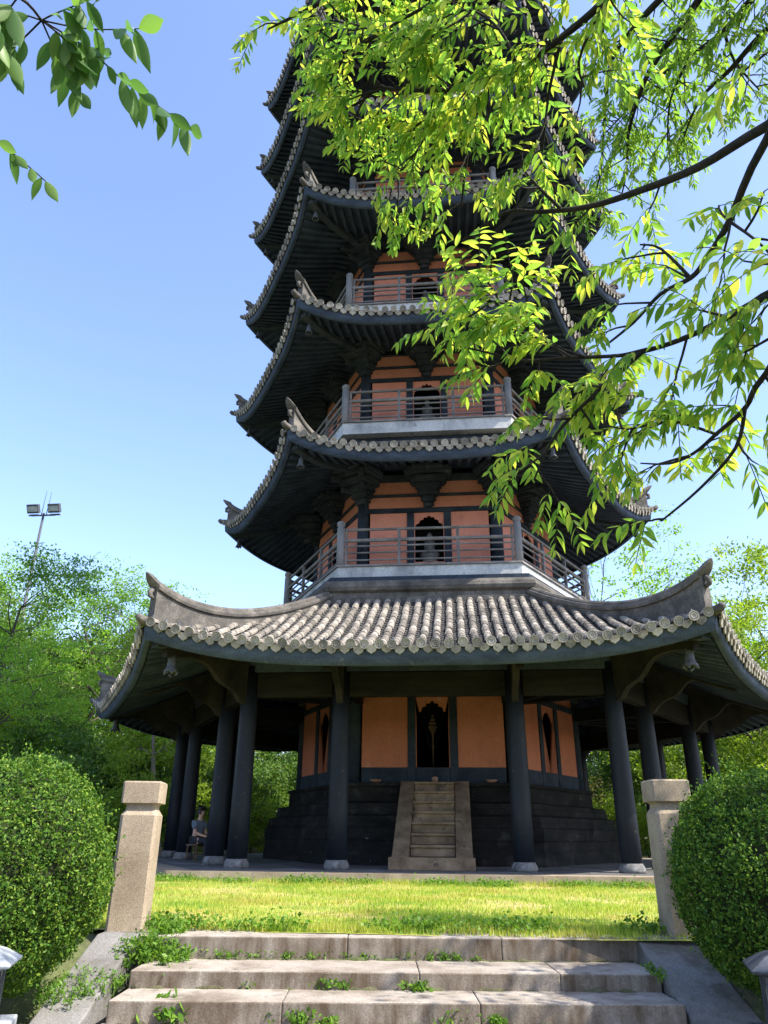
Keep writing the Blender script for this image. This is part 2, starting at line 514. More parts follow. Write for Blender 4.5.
# --- platform
mb = MB()
hexprism(mb, [(9.67, -0.4), (9.67, -0.006)])
plat = mb.build('platform', M['paving'], PAG)
mb = MB()
for f in range(6):
    n = 7
    for k in range(n):
        t0, t1 = -1 + 2 * k / n, -1 + 2 * (k + 1) / n
        a0, a1 = 8.38, 8.92
        g = 0.004
        mb.hexa([P(f, t0 * a1 / R3 + g, a1, -0.4), P(f, t1 * a1 / R3 - g, a1, -0.4), P(f, t1 * a0 / R3 - g, a0, -0.4), P(f, t0 * a0 / R3 + g, a0, -0.4),
                 P(f, t0 * a1 / R3 + g, a1, 0), P(f, t1 * a1 / R3 - g, a1, 0), P(f, t1 * a0 / R3 - g, a0, 0), P(f, t0 * a0 / R3 + g, a0, 0)])
mb.build('kerb', M['granite'], plat)
mb = MB()
for i in range(-14, 15):
    for j in range(-14, 15):
        x, y = i * 0.66 + 0.33 * (j % 2), j * 0.66
        if max(abs(P(f, 0, 1, 0).dot(Vector((x, y, 0)))) for f in range(3)) < 7.75:
            mb.box((x, y, -0.004), (0.645, 0.645, 0.012))
mb.build('paving', surf('floor_slab', [(0.3, (0.08, 0.078, 0.076)), (0.7, (0.18, 0.175, 0.17))], 1.5, 40, 0.75, 0.2, 60, island=0.3), plat)

# --- plinth
mb = MB()
hexprism(mb, [(5.44, -0.01), (5.44, 0.30), (5.40, 0.33), (5.40, 0.55), (5.43, 0.58), (5.43, 0.85), (5.35, 0.88), (5.35, 0.97), (5.32, 1.0), (5.32, 1.13),
              (5.10, 1.17), (5.10, 1.30), (5.07, 1.32), (5.07, 1.44), (4.72, 1.48), (4.70, 1.84), (4.76, 1.87), (4.76, 1.95)])
mb.build('plinth', M['plinth'], PAG, bevel=0.015)

# --- stair
mb = MB()
NS, y0s, y1s = 8, -6.95, -4.30
for k in range(NS):
    ya = lerp(y0s, y1s, (k + 0.25) / NS)
    z1 = 1.94 * (k + 1) / NS
    mb.box((0, (ya + y1s) / 2 + 0.1, z1 - 0.118), (1.0, y1s - ya + 0.2, 0.236))
    mb.box((0, ya + 0.10, z1 - 0.026), (1.02, 0.32, 0.056))
st = mb.build('stair', M['stair'], PAG, bevel=0.012)
st.location.x = 0.05
for sx in (-1, 1):
    mb = MB()
    poly = [(y0s - 0.06, 0.26), (y1s, 1.98), (y1s, 0.0), (y0s - 0.06, 0.0)]
    mb.prism(poly, lambda a, b, d: Vector((d, a, b)), sx * 0.515, sx * 0.88)
    mb.build('cheek_wall', M['stair'], st, fix=True, bevel=0.015)
mb = MB()
mb.box((0, y0s - 0.20, 0.125), (1.86, 0.42, 0.25))
mb.build('foot_stone', M['stair'], st, bevel=0.02)

# --- columns, beams, braces
A_COL = 8.4 * R3 / 2
S_IN = 2.0
colprof = [(0.225, 0.18), (0.218, 1.2), (0.205, 3.0), (0.195, 4.35)]
baseprof = [(0.265, 0.0), (0.275, 0.05), (0.27, 0.10), (0.24, 0.15), (0.225, 0.185)]
mb = MB()
mb.lathe((0, 0, 0), colprof, 28)
col0 = mb.build('column', M['column'], PAG, smooth=True)
mb = MB()
mb.lathe((0, 0, 0), baseprof, 28)
cb0 = mb.build('column_base', M['colbase'], col0, smooth=True)
spots = []
for f in range(6):
    spots.append(CR(f, 8.4, 0))
    for u in (-S_IN, S_IN):
        spots.append(P(f, u, A_COL, 0))
first = True
for p in spots:
    c = col0 if first else copy_tree(col0, PAG)
    first = False
    c.location = p
    c.rotation_euler.z = random.Random(p.x).random() * 6


def curve_pts(p0, p1, p2, p3, n=8):
    out = []
    for i in range(n + 1):
        t = i / n
        q = [(1 - t) ** 3 * a + 3 * (1 - t) ** 2 * t * b + 3 * (1 - t) * t * t * c + t ** 3 * d for a, b, c, d in zip(p0, p1, p2, p3)]
        out.append(tuple(q))
    return out


# roof 1 surface parameters are used by the braces as well
class Roof:
    def __init__(s, ai, zi, am, Rc, zm, lift, ridge_h, powz=3.0, gk=1.3):
        s.ai, s.zi, s.am, s.Rc, s.zm, s.lift, s.rh, s.pw, s.gk = ai, zi, am, Rc, zm, lift, ridge_h, powz, gk
        s.ac = Rc * R3 / 2

    def ae(s, q):               # eave apothem at normalised position q
        return s.am + (s.ac - s.am) * abs(q) ** 4

    def z(s, a, u):
        q = max(-1.0, min(1.0, u * R3 / max(a, 1e-6)))
        ae = s.ae(q)
        t = (a - s.ai) / (ae - s.ai)
        t = max(-0.3, t)
        tt = min(1.0, t)
        g = 1 - (1 - tt) ** s.gk if tt > 0 else tt * s.gk
        return s.zi + (s.zm - s.zi) * g + (s.lift * abs(q) ** s.pw * tt ** 2.0 if tt > 0 else 0)

    def eave_a(s, u):           # apothem of the eave at lateral offset u (straight rows)
        a = s.am
        for _ in range(12):
            q = min(1.0, abs(u) * R3 / a)
            a = s.ae(q)
        return a

    def umax(s):
        return s.ac / R3


ROOFS = {1: Roof(4.9, 6.68, 9.95, 11.6, 4.20, 0.58, 0.95, 3.4, 1.25)}
ZP = {2: 9.25, 3: 14.08, 4: 18.7, 5: 23.3, 6: 27.65, 7: 32.0}
ZE = {2: 11.33, 3: 16.03, 4: 20.75, 5: 25.24, 6: 29.45, 7: 33.8}
for k in range(2, 8):
    zi = ZP[k + 1] - 1.79 - 0.62 if k < 7 else ZE[7] + 3.2
    ai = 4.32 if k < 7 else 1.2
    ROOFS[k] = Roof(ai, zi, 6.55, 7.74, ZE[k] - 0.70, 0.70, 0.85, 3.2, 1.15)

RF1 = ROOFS[1]


def beam_run(f):
    us = [-4.2, -S_IN, S_IN, 4.2]
    for i in range(3):
        mb = MB()
        fbox(mb, f, us[i] + 0.19, us[i + 1] - 0.19, A_COL - 0.12, A_COL + 0.12, 3.64, 4.20)
        mb.build('beam', M['beam'], PAG, bevel=0.02)


for f in range(6):
    beam_run(f)
# upper ring (purlin plates) over the columns and near the eave, plus bridging ties to the core
mb = MB()
for f in range(6):
    for a, z0, z1, w in ((A_COL, 4.21, 4.5, 0.3),):
        hl0, hl1 = (a + w / 2) / R3, (a - w / 2) / R3
        mb.hexa([P(f, -hl0, a + w / 2, z0), P(f, hl0, a + w / 2, z0), P(f, hl1, a - w / 2, z0), P(f, -hl1, a - w / 2, z0),
                 P(f, -hl0, a + w / 2, z1), P(f, hl0, a + w / 2, z1), P(f, hl1, a - w / 2, z1), P(f, -hl1, a - w / 2, z1)])
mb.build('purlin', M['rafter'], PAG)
mb = MB()
for f in range(6):
    for u in (-S_IN, S_IN):
        mb = MB()
        fbox(mb, f, u - 0.1, u + 0.1, 3.95, A_COL - 0.15, 4.0, 4.4)
        mb.build('tie_beam', M['wood'], PAG)
for i in range(6):
    d = CR(i, 1, 0)
    mb = MB()
    mb.box(d * 6.45 + UPV * 4.2, (3.6, 0.22, 0.4), d, UPV.cross(d), UPV)
    mb.build('tie_beam', M['wood'], PAG)

brace_poly_lo = curve_pts((0.16, 3.45), (0.30, 3.55), (0.28, 3.72), (0.55, 3.80), 6) + \
    curve_pts((0.55, 3.80), (0.8, 3.87), (0.78, 4.1), (1.02, 4.2), 6)[1:] + curve_pts((1.02, 4.2), (1.25, 4.28), (1.5, 4.22), (1.75, 4.12), 5)[1:]


def brace(p, d, top, length):
    """carved cantilever plate from a column head outwards"""
    k = length / 1.75
    lo = [(x * k if x > 0.2 else x, z) for x, z in brace_poly_lo]
    lo = [(x, min(z, top(x) - 0.06)) for x, z in lo]
    up = [(x, top(x)) for x in [length * i / 5 for i in range(5, -1, -1)]]
    poly = lo + [(length, top(length))] * 0 + up
    poly[-1] = (0.16, top(0.16))
    side = UPV.cross(d)
    mb = MB()
    mb.prism(poly, lambda x, z, w: p + d * x + side * w + UPV * (z - 0), -0.075, 0.075)
    return mb.build('eave_brace', M['brace'], PAG, fix=True)


for f in range(6):
    n, e = FA[f]
    for u in (-S_IN, S_IN):
        p = P(f, u, A_COL, 0)
        brace(p, n, lambda x: RF1.z(A_COL + x, u) - 0.46, 2.2)
    d = CR(f, 1, 0)
    p = CR(f, 8.4, 0)
    brace(p, d, lambda x: RF1.z((8.4 + x) * R3 / 2, (8.4 + x) / 2) - 0.48, 2.6)


# --- walls
def ogee(hw, z0, zs, za):
    """multi-cusped pointed arch outline, counter-clockwise from bottom left"""
    right = [(hw, z0), (hw, zs)]
    h = za - zs
    lobes = [(hw, zs), (hw * 0.70, zs + h * 0.40), (hw * 0.40, zs + h * 0.68), (hw * 0.16, zs + h * 0.84)]
    for (x0, q0), (x1, q1) in zip(lobes[:-1], lobes[1:]):
        for i in range(1, 5):
            t = i / 4
            mx, mz = x0 + (x1 - x0) * t, q0 + (q1 - q0) * t
            bulge = 0.045 * math.sin(PI * t)
            right.append((mx + bulge * 0.7, mz + bulge))
    right.append((0.03, za - 0.01))
    right.append((0, za))
    left = [(-x, z) for x, z in reversed(right[:-1])]
    return right + left      # starts bottom right, goes up over apex and down left


def wall_storey(k, a, zb, zt_panel, band, zsill, open_b, open_s, open_t, ztop):
    """one storey of wall: backing core plus framed faces"""
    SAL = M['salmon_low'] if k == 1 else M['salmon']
    mb = MB()
    hexprism(mb, [((a - 0.75) * 2 / R3, zb), ((a - 0.75) * 2 / R3, ztop)])
    core = mb.build('wall', M['void'], PAG)
    hl = a / R3
    for f in range(6):
        front = f in (0, 1, 5)
        if front:
            for sg in (-1, 1):
                mb = MB()
                u0, u1 = sorted((sg * 0.68, sg * (hl - 0.32)))
                fbox(mb, f, u0, u1, a - 0.16, a - 0.06, zsill, zt_panel)
                mb.build('wall_panel', SAL, core)
            # niche panel with opening: two halves of polygon around the arch
            arch = ogee(0.435, open_b, open_s, open_t)
            n2 = len(arch) // 2
            apex = arch[n2]
            mb = MB()
            rp = [(0.46, zsill), (0.46, zt_panel), (0.0, zt_panel)] + [arch[i] for i in range(n2, -1, -1)] + [(0.0, open_b), (0.0, zsill)]
            lp = [(-x, z) for x, z in rp]
            for poly in (rp, lp[::-1]):
                mb.prism(poly, lambda x, z, d: P(f, x, d, z), a - 0.11, a - 0.07)
            mb.build('niche_panel', SAL, core, fix=True)
            mb = MB()
            for sg in (-1, 1):
                u0, u1 = sorted((sg * 0.462, sg * 0.678))
                fbox(mb, f, u0, u1, a - 0.18, a - 0.02, zb, zt_panel - 0.002)
            fbox(mb, f, -hl + 0.02, hl - 0.02, a - 0.17, a - 0.015, zt_panel, zt_panel + 0.16)
            for sg in (-1, 1):
                u0, u1 = sorted((sg * 0.68, sg * (hl - 0.32)))
                fbox(mb, f, u0, u1, a - 0.17, a - 0.03, zb, zsill - 0.002)
            fbox(mb, f, -0.458, 0.458, a - 0.17, a - 0.04, zb, zsill - 0.002)
            mb.build('frame', M['wallpost'], core, bevel=0.012)
        else:
            mb = MB()
            fbox(mb, f, -hl + 0.32, hl - 0.32, a - 0.16, a - 0.06, zb, zt_panel)
            mb.build('wall_panel', SAL, core)
            mb = MB()
            fbox(mb, f, -hl + 0.02, hl - 0.02, a - 0.17, a - 0.015, zt_panel, zt_panel + 0.16)
            mb.build('frame', M['wallpost'], core)
    # corner posts
    for i in range(6):
        d = CR(i, 1, 0)
        mb = MB()
        mb.lathe(d * (a * 2 / R3 - 0.19) + UPV * zb, [(0.19, 0), (0.18, ztop - zb - 0.2)], 16)
        mb.build('corner_post', M['wallpost'], core, smooth=True)
    # salmon band with dark strip between lintel and eave
    b0, b1, b2, b3 = band
    mb = MB()
    R = (a - 0.10) * 2 / R3
    hexprism(mb, [(R, b0), (R, b1)])
    hexprism(mb, [(R, b2), (R, b3)])
    mb.build('plaster_band', SAL, core)
    mb = MB()
    R = (a - 0.05) * 2 / R3
    hexprism(mb, [(R, b1 + 0.001), (R, b2 - 0.001)])
    hexprism(mb, [(R + 0.05, b3 + 0.001), (R + 0.05, ztop)])
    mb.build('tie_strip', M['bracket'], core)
    # bracket sets: stepped arms widening upwards
    hgt = b3 - b0 + 0.25
    tiers = [(0.15, 0.16, 0.0, 0.12), (0.24, 0.22, 0.14, 0.16), (0.40, 0.30, 0.32, 0.14), (0.50, 0.46, 0.50, 0.12), (0.72, 0.60, 0.64, 0.15), (0.95, 0.80, 0.82, 0.18)]

    def bset(mb, base, d, scale=1.0, deep=1.0):
        side = UPV.cross(d)
        for hw, dep, zz, hh in tiers:
            z0 = b0 + zz * hgt
            z1 = z0 + hh * hgt
            dd = dep * deep
            mb.box(base + d * (dd / 2 - 0.05) + UPV * ((z0 + z1) / 2), (dd + 0.1, hw * 2 * scale, z1 - z0), d, side, UPV)
            # rounded lower corners
            for sg in (-1, 1):
                mb.box(base + d * (dd / 2 - 0.05) + side * (sg * hw * scale) + UPV * ((z0 + z1) / 2 + 0.03), (dd * 0.9, 0.12, (z1 - z0) * 0.6), d, side, UPV)
        for r_ in range(3):
            mb.box(base + d * (0.35 + 0.28 * r_) * deep + UPV * (b0 + hgt * (0.5 + 0.22 * r_)), (0.14, 0.9 * scale + 0.15 * r_, 0.1), d, side, UPV)
        mb.box(base + d * (0.5 * deep) + UPV * (b0 + hgt * 0.95), (1.25 * deep, 0.13, 0.2), d, side, UPV)

    for f in range(6):
        mb = MB()
        bset(mb, P(f, 0, a - 0.06, 0), FA[f][0], 0.72, 0.8)
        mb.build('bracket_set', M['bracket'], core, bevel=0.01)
        mb = MB()
        d = CR(f, 1, 0)
        bset(mb, d * (a * 2 / R3 - 0.22), d, 0.72, 1.1)
        for dd in (FA[f][0], FA[(f + 1) % 6][0]):
            mb.box(d * (a * 2 / R3 - 0.22) + dd * 0.55 + UPV * (b0 + hgt * 0.78), (1.2, 0.16, 0.16), dd, UPV.cross(dd), UPV)
            mb.box(d * (a * 2 / R3 - 0.22) + dd * 0.4 + UPV * (b0 + hgt * 0.5), (0.8, 0.14, 0.14), dd, UPV.cross(dd), UPV)
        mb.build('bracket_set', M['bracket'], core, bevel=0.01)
    return core


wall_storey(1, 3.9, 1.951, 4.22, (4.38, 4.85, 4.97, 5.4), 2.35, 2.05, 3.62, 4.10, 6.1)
for k in range(2, 8):
    z = ZP[k]
    wall_storey(k, 3.72, z - 1.38, z + 0.62, (z + 0.78, z + 1.18, z + 1.27, z + 1.70), z - 1.08, z - 1.0, z + 0.1, z + 0.52, ROOFS[k].z(4.5, 0) - 0.4)


# --- roofs
def build_roof(k, rf):
    rng = random.Random(k)
    detail = 1 if k <= 4 else 0
    sp = 0.282
    mbp = MB()      # pan surface
    mbt = MB()      # cover tiles and end tiles
    mbs = MB()      # soffit and rafters
    mbe = MB()      # round end tiles and drip tiles
    mbn = MB()      # dark nail caps
    mbf = MB()      # fascia
    um = rf.umax()
    nrow = int(um / sp)
    for f in range(6):
        vis = f in (0, 1, 5)
        # backing sheet
        rows = []
        for j in range(13):
            t = j / 12
            row = []
            for i in range(25):
                q = -1 + 2 * i / 24
                a = lerp(rf.ai, rf.ae(q), t)
                u = q * a / R3
                row.append(P(f, u, a, rf.z(a, u) - 0.035))
            rows.append(row)
        mbp.grid(rows)
        # pan courses between the cover rows
        for r in range(-nrow, nrow + 1):
            uc = (r + 0.5) * sp
            if abs(uc) > um - 0.1 or not vis:
                continue
            a0 = max(rf.ai, (abs(uc) + 0.06) * R3)
            a1 = rf.eave_a(uc) + 0.05
            nn = max(1, int((a1 - a0) / 0.2))
            for c in range(nn):
                aa, ab = lerp(a0, a1, c / nn), lerp(a0, a1, (c + 1) / nn) + 0.02
                w = sp / 2
                za, zb = rf.z(aa, uc) - 0.02, rf.z(ab, uc) + 0.012
                mbp.add([P(f, uc - w, aa, za + 0.03), P(f, uc, aa, za - 0.03), P(f, uc + w, aa, za + 0.03),
                         P(f, uc - w, ab - 0.05, zb + 0.03), P(f, uc, ab, zb - 0.03), P(f, uc + w, ab - 0.05, zb + 0.03),
                         P(f, uc - w, ab - 0.05, zb), P(f, uc, ab, zb - 0.055), P(f, uc + w, ab - 0.05, zb)],
                        [(0, 3, 4, 1), (1, 4, 5, 2), (3, 6, 7, 4), (4, 7, 8, 5)])
            # drip tile
            if True:
                zt = rf.z(a1, uc)
                ny = 9
                pts = []
                for i in range(ny):
                    ang = PI * i / (ny - 1)
                    pts.append((-math.cos(ang) * 0.102, -0.075 - math.sin(ang) * (0.078 if i != ny // 2 else 0.098)))
                poly = [(-0.102, -0.01), (0.102, -0.01)] + [(-x, z) for x, z in pts]
                dz_, dx_ = rng.gauss(0, 0.01), rng.gauss(0, 0.008)
                slope = rng.gauss(0, 0.06) + (rf.z(a1 + 0.05, uc + 0.05) - rf.z(a1 + 0.05, uc - 0.05)) / 0.1
                mbe.prism(poly, lambda x, z, d: P(f, uc + x + dx_, a1 + d + 0.25 * z, zt + z + dz_ + slope * x), 0.0, 0.03)
        for r in range(-nrow, nrow + 1):
            uc = r * sp
            if abs(uc) > um - 0.12:
                continue
            a0 = max(rf.ai, abs(uc) * R3 + 0.05)
            a1 = rf.eave_a(uc) + 0.06
            if a1 - a0 < 0.05:
                a0 = a1 - 0.2
            nn = max(1, int(round((a1 - a0) / (0.30 if vis else 0.9))))
            for c in range(nn):
                aa, ab = lerp(a0, a1, c / nn), lerp(a0, a1, (c + 1) / nn)
                za, zb = rf.z(aa, uc), rf.z(ab, uc)
                jx = rng.gauss(0, 0.008)
                jz = rng.gauss(0, 0.006)
                ring = []
                for (a_, z_, rr) in ((aa, za, 0.078), (ab + 0.012, zb, 0.09)):
                    for i in range(7):
                        ang = PI * i / 6
                        ring.append(P(f, uc + jx + math.cos(ang) * rr, a_, z_ + jz + math.sin(ang) * rr * 1.1))
                mbt.add(ring, [(i + 1, i, i + 7, i + 8) for i in range(6)] + [tuple(range(7, 14))])
            # round end tile with raised rim and boss, dark nail cap
            zt = rf.z(a1, uc)
            n, e = FA[f]
            jx, jz = rng.gauss(0, 0.009), rng.gauss(0, 0.009)
            c0 = P(f, uc + jx, a1 + 0.055 + rng.gauss(0, 0.008), zt + 0.02 + jz)
            rng.random() < 0.85 and mbn.lathe(P(f, uc, a1 - 0.05, rf.z(a1 - 0.05, uc) + 0.085), [(0.034, 0), (0.036, 0.05), (0.022, 0.085), (0.006, 0.10)], 6)
            nd = (n * 0.97 - UPV * (0.25 + rng.gauss(0, 0.07)) + e * rng.gauss(0, 0.06)).normalized()
            upd = (UPV - nd * nd.z).normalized()
            nk = 12 if vis else 8
            vs, fs = [], []
            for (rr, dd) in ((0.103, -0.02), (0.103, 0.012), (0.086, 0.012), (0.080, -0.002), (0.062, -0.002), (0.056, 0.008), (0.044, 0.008), (0.036, -0.004)):
                for i in range(nk):
                    ang = 2 * PI * i / nk
                    vs.append(c0 + nd * dd + (e * math.cos(ang) + upd * math.sin(ang)) * rr)
            for b in range(7):
                for i in range(nk):
                    j = (i + 1) % nk
                    fs.append((b * nk + i, b * nk + j, (b + 1) * nk + j, (b + 1) * nk + i))
            fs.append(tuple(7 * nk + i for i in range(nk)))
            mbe.add(vs, fs)
        # fascia board following the eave and the soffit with rafters
        qs = [-1 + 2 * i / 40 for i in range(41)]
        top, bot, bin_ = [], [], []
        for q in qs:
            a = rf.ae(q)
            u = q * a / R3
            zz = rf.z(a, u)
            top.append(P(f, u * 0.998, a + 0.0, zz - 0.05))
            bot.append(P(f, u * 0.995, a - 0.05, zz - 0.38))
            bin_.append(P(f, u * 0.985, a - 0.16, zz - 0.38))
        mbf.grid([top, bot, bin_], flip=True)
        rows = []
        for j in range(11):
            row = []
            for i in range(33):
                q = -1 + 2 * i / 32
                a = lerp(rf.ae(q) - 0.06, 3.62, j / 10)
                u = q * a / R3
                zz = rf.z(max(a, rf.ai), q * max(a, rf.ai) / R3) - 0.28
                row.append(P(f, u, a, zz))
            rows.append(row)
        mbs.grid(rows)
        if f != 3:
            for r in range(-nrow, nrow + 1):
                uc = (r + 0.5) * sp
                if abs(uc) > um - 0.15:
                    continue
                a1 = rf.eave_a(uc) - 0.2
                a0 = max(4.0, (abs(uc) + 0.08) * R3)
                if a1 - a0 < 0.2:
                    continue
                ns = 5
                for c in range(ns):
                    aa, ab = lerp(a0, a1, c / ns), lerp(a0, a1, (c + 1) / ns)
                    za = rf.z(max(aa, rf.ai), uc) - 0.285
                    zb = rf.z(max(ab, rf.ai), uc) - 0.285
                    h = 0.115
                    mbs.hexa([P(f, uc - 0.055, ab, zb - h), P(f, uc + 0.055, ab, zb - h), P(f, uc + 0.055, aa, za - h), P(f, uc - 0.055, aa, za - h),
                              P(f, uc - 0.055, ab, zb), P(f, uc + 0.055, ab, zb), P(f, uc + 0.055, aa, za), P(f, uc - 0.055, aa, za)])
    roof = mbp.build('roof', M['pan'], PAG)
    build_multi('tile', [(mbt, M['tile']), (mbe, M['endtile']), (mbn, M['metal_dark'])], roof)
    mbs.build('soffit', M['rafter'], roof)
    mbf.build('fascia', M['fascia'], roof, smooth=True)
    # hip ridges with upswept tips
    for i in range(6):
        d = CR(i, 1, 0)
        side = UPV.cross(d)
        Ri = rf.ai * 2 / R3
        Rt = rf.Rc
        mb = MB()
        secs = []
        N = 22
        for j in range(N + 1):
            t = j / N
            R = lerp(Ri - 0.05, Rt - 0.12, t)
            a, u = R * R3 / 2, R / 2
            zs = rf.z(a, u)
            crest = zs + 0.33 + (rf.rh - 0.33) * t ** 3.6
            secs.append((R, zs, crest))
        prof_rows = []
        for R, zs, cr in secs:
            h = cr - zs
            w = 0.10
            prof = [(-w, -0.08), (-w, h - 0.24), (-w - 0.05, h - 0.23), (-w - 0.065, h - 0.17), (-w - 0.05, h - 0.11), (-w + 0.0, h - 0.10),
                    (-0.095, h - 0.06), (-0.06, h - 0.012), (0, h), (0.06, h - 0.012), (0.095, h - 0.06), (w, h - 0.10), (w + 0.05, h - 0.11),
                    (w + 0.065, h - 0.17), (w + 0.05, h - 0.23), (w, h - 0.24), (w, -0.08)]
            prof_rows.append([d * R + side * x + UPV * (zs + z) for x, z in prof])
        R, zs, cr = secs[-1]
        mb.grid(prof_rows)
        mb.add(prof_rows[-1], [tuple(range(len(prof_rows[-1])))])
        mb.add(prof_rows[0], [tuple(range(len(prof_rows[0]) - 1, -1, -1))])
        # the crest band runs on past the wall as a tapering upswept beak
        beak = []
        for (dr, sc, dz) in ((-0.06, 1.0, -0.02), (0.06, 0.92, 0.045), (0.15, 0.72, 0.085), (0.22, 0.45, 0.11), (0.26, 0.15, 0.115)):
            ring = []
            for (x, z) in ((-0.11, -0.23), (-0.165, -0.17), (-0.11, -0.10), (-0.07, -0.02), (0, 0.004), (0.07, -0.02), (0.11, -0.10), (0.165, -0.17), (0.11, -0.23), (-0.11, -0.23)):
                ring.append(d * (R + dr) + side * x * sc + UPV * (cr + dz + z * sc))
            beak.append(ring)
        mb.grid(beak)
        mb.add(beak[-1][:-1], [tuple(range(9))])
        rd = mb.build('hip_ridge', M['ridge'], roof, smooth=False)
        mb = MB()
        # curled end ornament under the ridge beak
        cz = cr - 0.12
        mb.tube([d * (R + 0.02) + UPV * (cz - 0.10), d * (R + 0.10) + UPV * (cz - 0.16), d * (R + 0.10) + UPV * (cz - 0.26), d * (R + 0.0) + UPV * (cz - 0.30)],
                [0.055, 0.06, 0.055, 0.035], 8)
        mb.build('ridge_end', M['ridge'], rd, smooth=True)
        # corner eave tile horn
        mb = MB()
        hz = rf.z(Rt * R3 / 2, Rt / 2)
        mb.tube([d * (Rt - 0.35) + UPV * (hz - 0.01), d * (Rt + 0.02) + UPV * (hz + 0.0), d * (Rt + 0.15) + UPV * (hz + 0.03), d * (Rt + 0.21) + UPV * (hz + 0.09)],
                [0.10, 0.10, 0.085, 0.07], 10)
        mb.build('corner_tile', M['ridge'], rd, smooth=True)
        # hip rafter under the corner
        mb = MB()
        pr = []
        for j in range(13):
            t = j / 12
            R = lerp(4.2, Rt - 0.32, t)
            Rr = max(R, Ri)
            zz = rf.z(Rr * R3 / 2, Rr / 2) - 0.30
            hh = lerp(0.30, 0.2, t)
            pr.append([d * R + side * x + UPV * (zz + z) for x, z in ((-0.11, 0.02), (-0.11, -hh), (0.11, -hh), (0.11, 0.02))])
        mb.grid(pr)
        mb.add(pr[-1], [(0, 1, 2, 3)])
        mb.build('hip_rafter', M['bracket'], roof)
    # mortar ring where the roof meets the balcony
    mb = MB()
    if k < 7:
        R = rf.ai * 2 / R3
        top = ZP[k + 1] - 1.82
        rz = 0.26 if k == 1 else 0.06
        hexprism(mb, [(R + 0.10, rf.zi - 0.12), (R + 0.13, rf.zi + 0.06), (R + 0.05, rf.zi + 0.10), (R + 0.05, rf.zi + 0.14 + rz * 0.3), (R + 0.17, rf.zi + 0.17 + rz * 0.4), (R + 0.22, rf.zi + 0.21 + rz * 0.6), (R + 0.20, rf.zi + 0.26 + rz * 0.8), (R + 0.10, rf.zi + 0.31 + rz), (R - 0.2, rf.zi + 0.34 + rz)])
        mb.build('mortar_ridge', M['ridge'], roof)
        mb = MB()
        hexprism(mb, [(R - 0.06, rf.zi - 0.2), (R - 0.06, max(top - 0.02, rf.zi - 0.1))])
        mb.build('neck_wall', M['wallpost'], roof)
    else:
        mb.lathe((0, 0, rf.zi - 0.3), [(1.5, 0), (1.4, 0.3), (0.9, 0.5), (0.8, 0.9), (1.1, 1.2), (0.9, 1.6), (0.5, 1.8), (0.45, 2.6), (0.7, 3.0), (0.4, 3.3), (0.35, 4.4), (0.5, 4.8), (0.15, 5.4), (0.05, 6.6)], 16)
        mb.build('finial', M['metal_dark'], roof, smooth=True)
    return roof


for k in range(1, 8):
    build_roof(k, ROOFS[k])


# --- balconies
def railpost(mb, p, h, r):
    mb.lathe(p, [(r, 0), (r, h - 0.22), (r * 0.8, h - 0.2), (r * 0.8, h - 0.165), (r * 1.08, h - 0.15), (r * 1.1, h - 0.06), (r * 0.75, h - 0.01), (r * 0.3, h + 0.01)], 12)


RB = 5.19
for k in range(2, 8):
    z0 = ZP[k] - 1.38
    a = (RB + 0.06) * R3 / 2
    mb = MB()
    hexprism(mb, [(RB + 0.08, z0 - 0.45), (RB + 0.10, z0 - 0.06)])
    slab = mb.build('balcony', M['slab'], PAG)
    mb = MB()
    hexprism(mb, [(RB + 0.155, z0 - 0.058), (RB + 0.155, z0)])
    mb.build('slab_edge', M['rail'], slab)
    ar = (RB - 0.02) * R3 / 2
    hl = ar / R3
    for f in range(6):
        mb = MB()
        for zz, rr in ((1.14, 0.044), (0.80, 0.058), (0.62, 0.028), (0.41, 0.028), (0.18, 0.028)):
            mb.tube([P(f, -hl + 0.05, ar, z0 + zz), P(f, 0, ar, z0 + zz + 0.003), P(f, hl - 0.05, ar, z0 + zz)], rr, 8)
        for u in (-hl / 3, hl / 3, -hl + 0.16, hl - 0.16):
            mb.box(P(f, u, ar, z0 + 0.585), (0.085 if abs(u) < hl / 2 else 0.06, 0.085, 1.17), FA[f][1], FA[f][0], UPV)
        mb.build('railing', M['rail'], slab)
        mb = MB()
        railpost(mb, CR(f, RB, z0 - 0.0), 1.42, 0.115)
        mb.build('railing_post', M['railpost'], slab, smooth=True)
# ------------------------------------------------------------------ things on the pagoda
ORD = {1: 'lowest', 2: 'second-lowest', 3: 'third-lowest', 4: 'fourth-lowest', 5: 'fifth', 6: 'sixth'}
mb = MB()
mb.lathe((0, 0, 0), [(0.02, 0.02), (0.05, 0.0), (0.085, -0.05), (0.10, -0.13), (0.105, -0.27), (0.12, -0.34), (0.155, -0.40), (0.165, -0.44), (0.15, -0.44), (0.11, -0.34), (0.085, -0.1), (0.01, -0.05)], 20, closed=False)
mb.lathe((0, 0, 0), [(0.112, -0.125), (0.112, -0.145)], 20, closed=False)
for i in range(6):
    a = 2 * PI * i / 6
    mb.lathe((0.148 * math.cos(a), 0.148 * math.sin(a), -0.455), [(0.005, -0.04), (0.028, -0.028), (0.036, 0.0), (0.03, 0.02), (0.015, 0.03)], 8)
mb.tube([(0, 0, 0.0), (0.03, 0, 0.05), (0, 0, 0.09), (-0.03, 0, 0.05), (0, 0, 0.0)], 0.010, 6)
bell_mesh = mb.build('bell_mesh_source', M['bronze'], smooth=True)
bell_me = bell_mesh.data
bell_me.name = 'bell'
bpy.data.objects.remove(bell_mesh)
mb = MB()
mb.tube([(0, 0, 0.30), (0, 0, -0.02)], 0.014, 6)
mb.tube([(0, 0, -0.1), (0, 0, -0.5)], 0.01, 6)
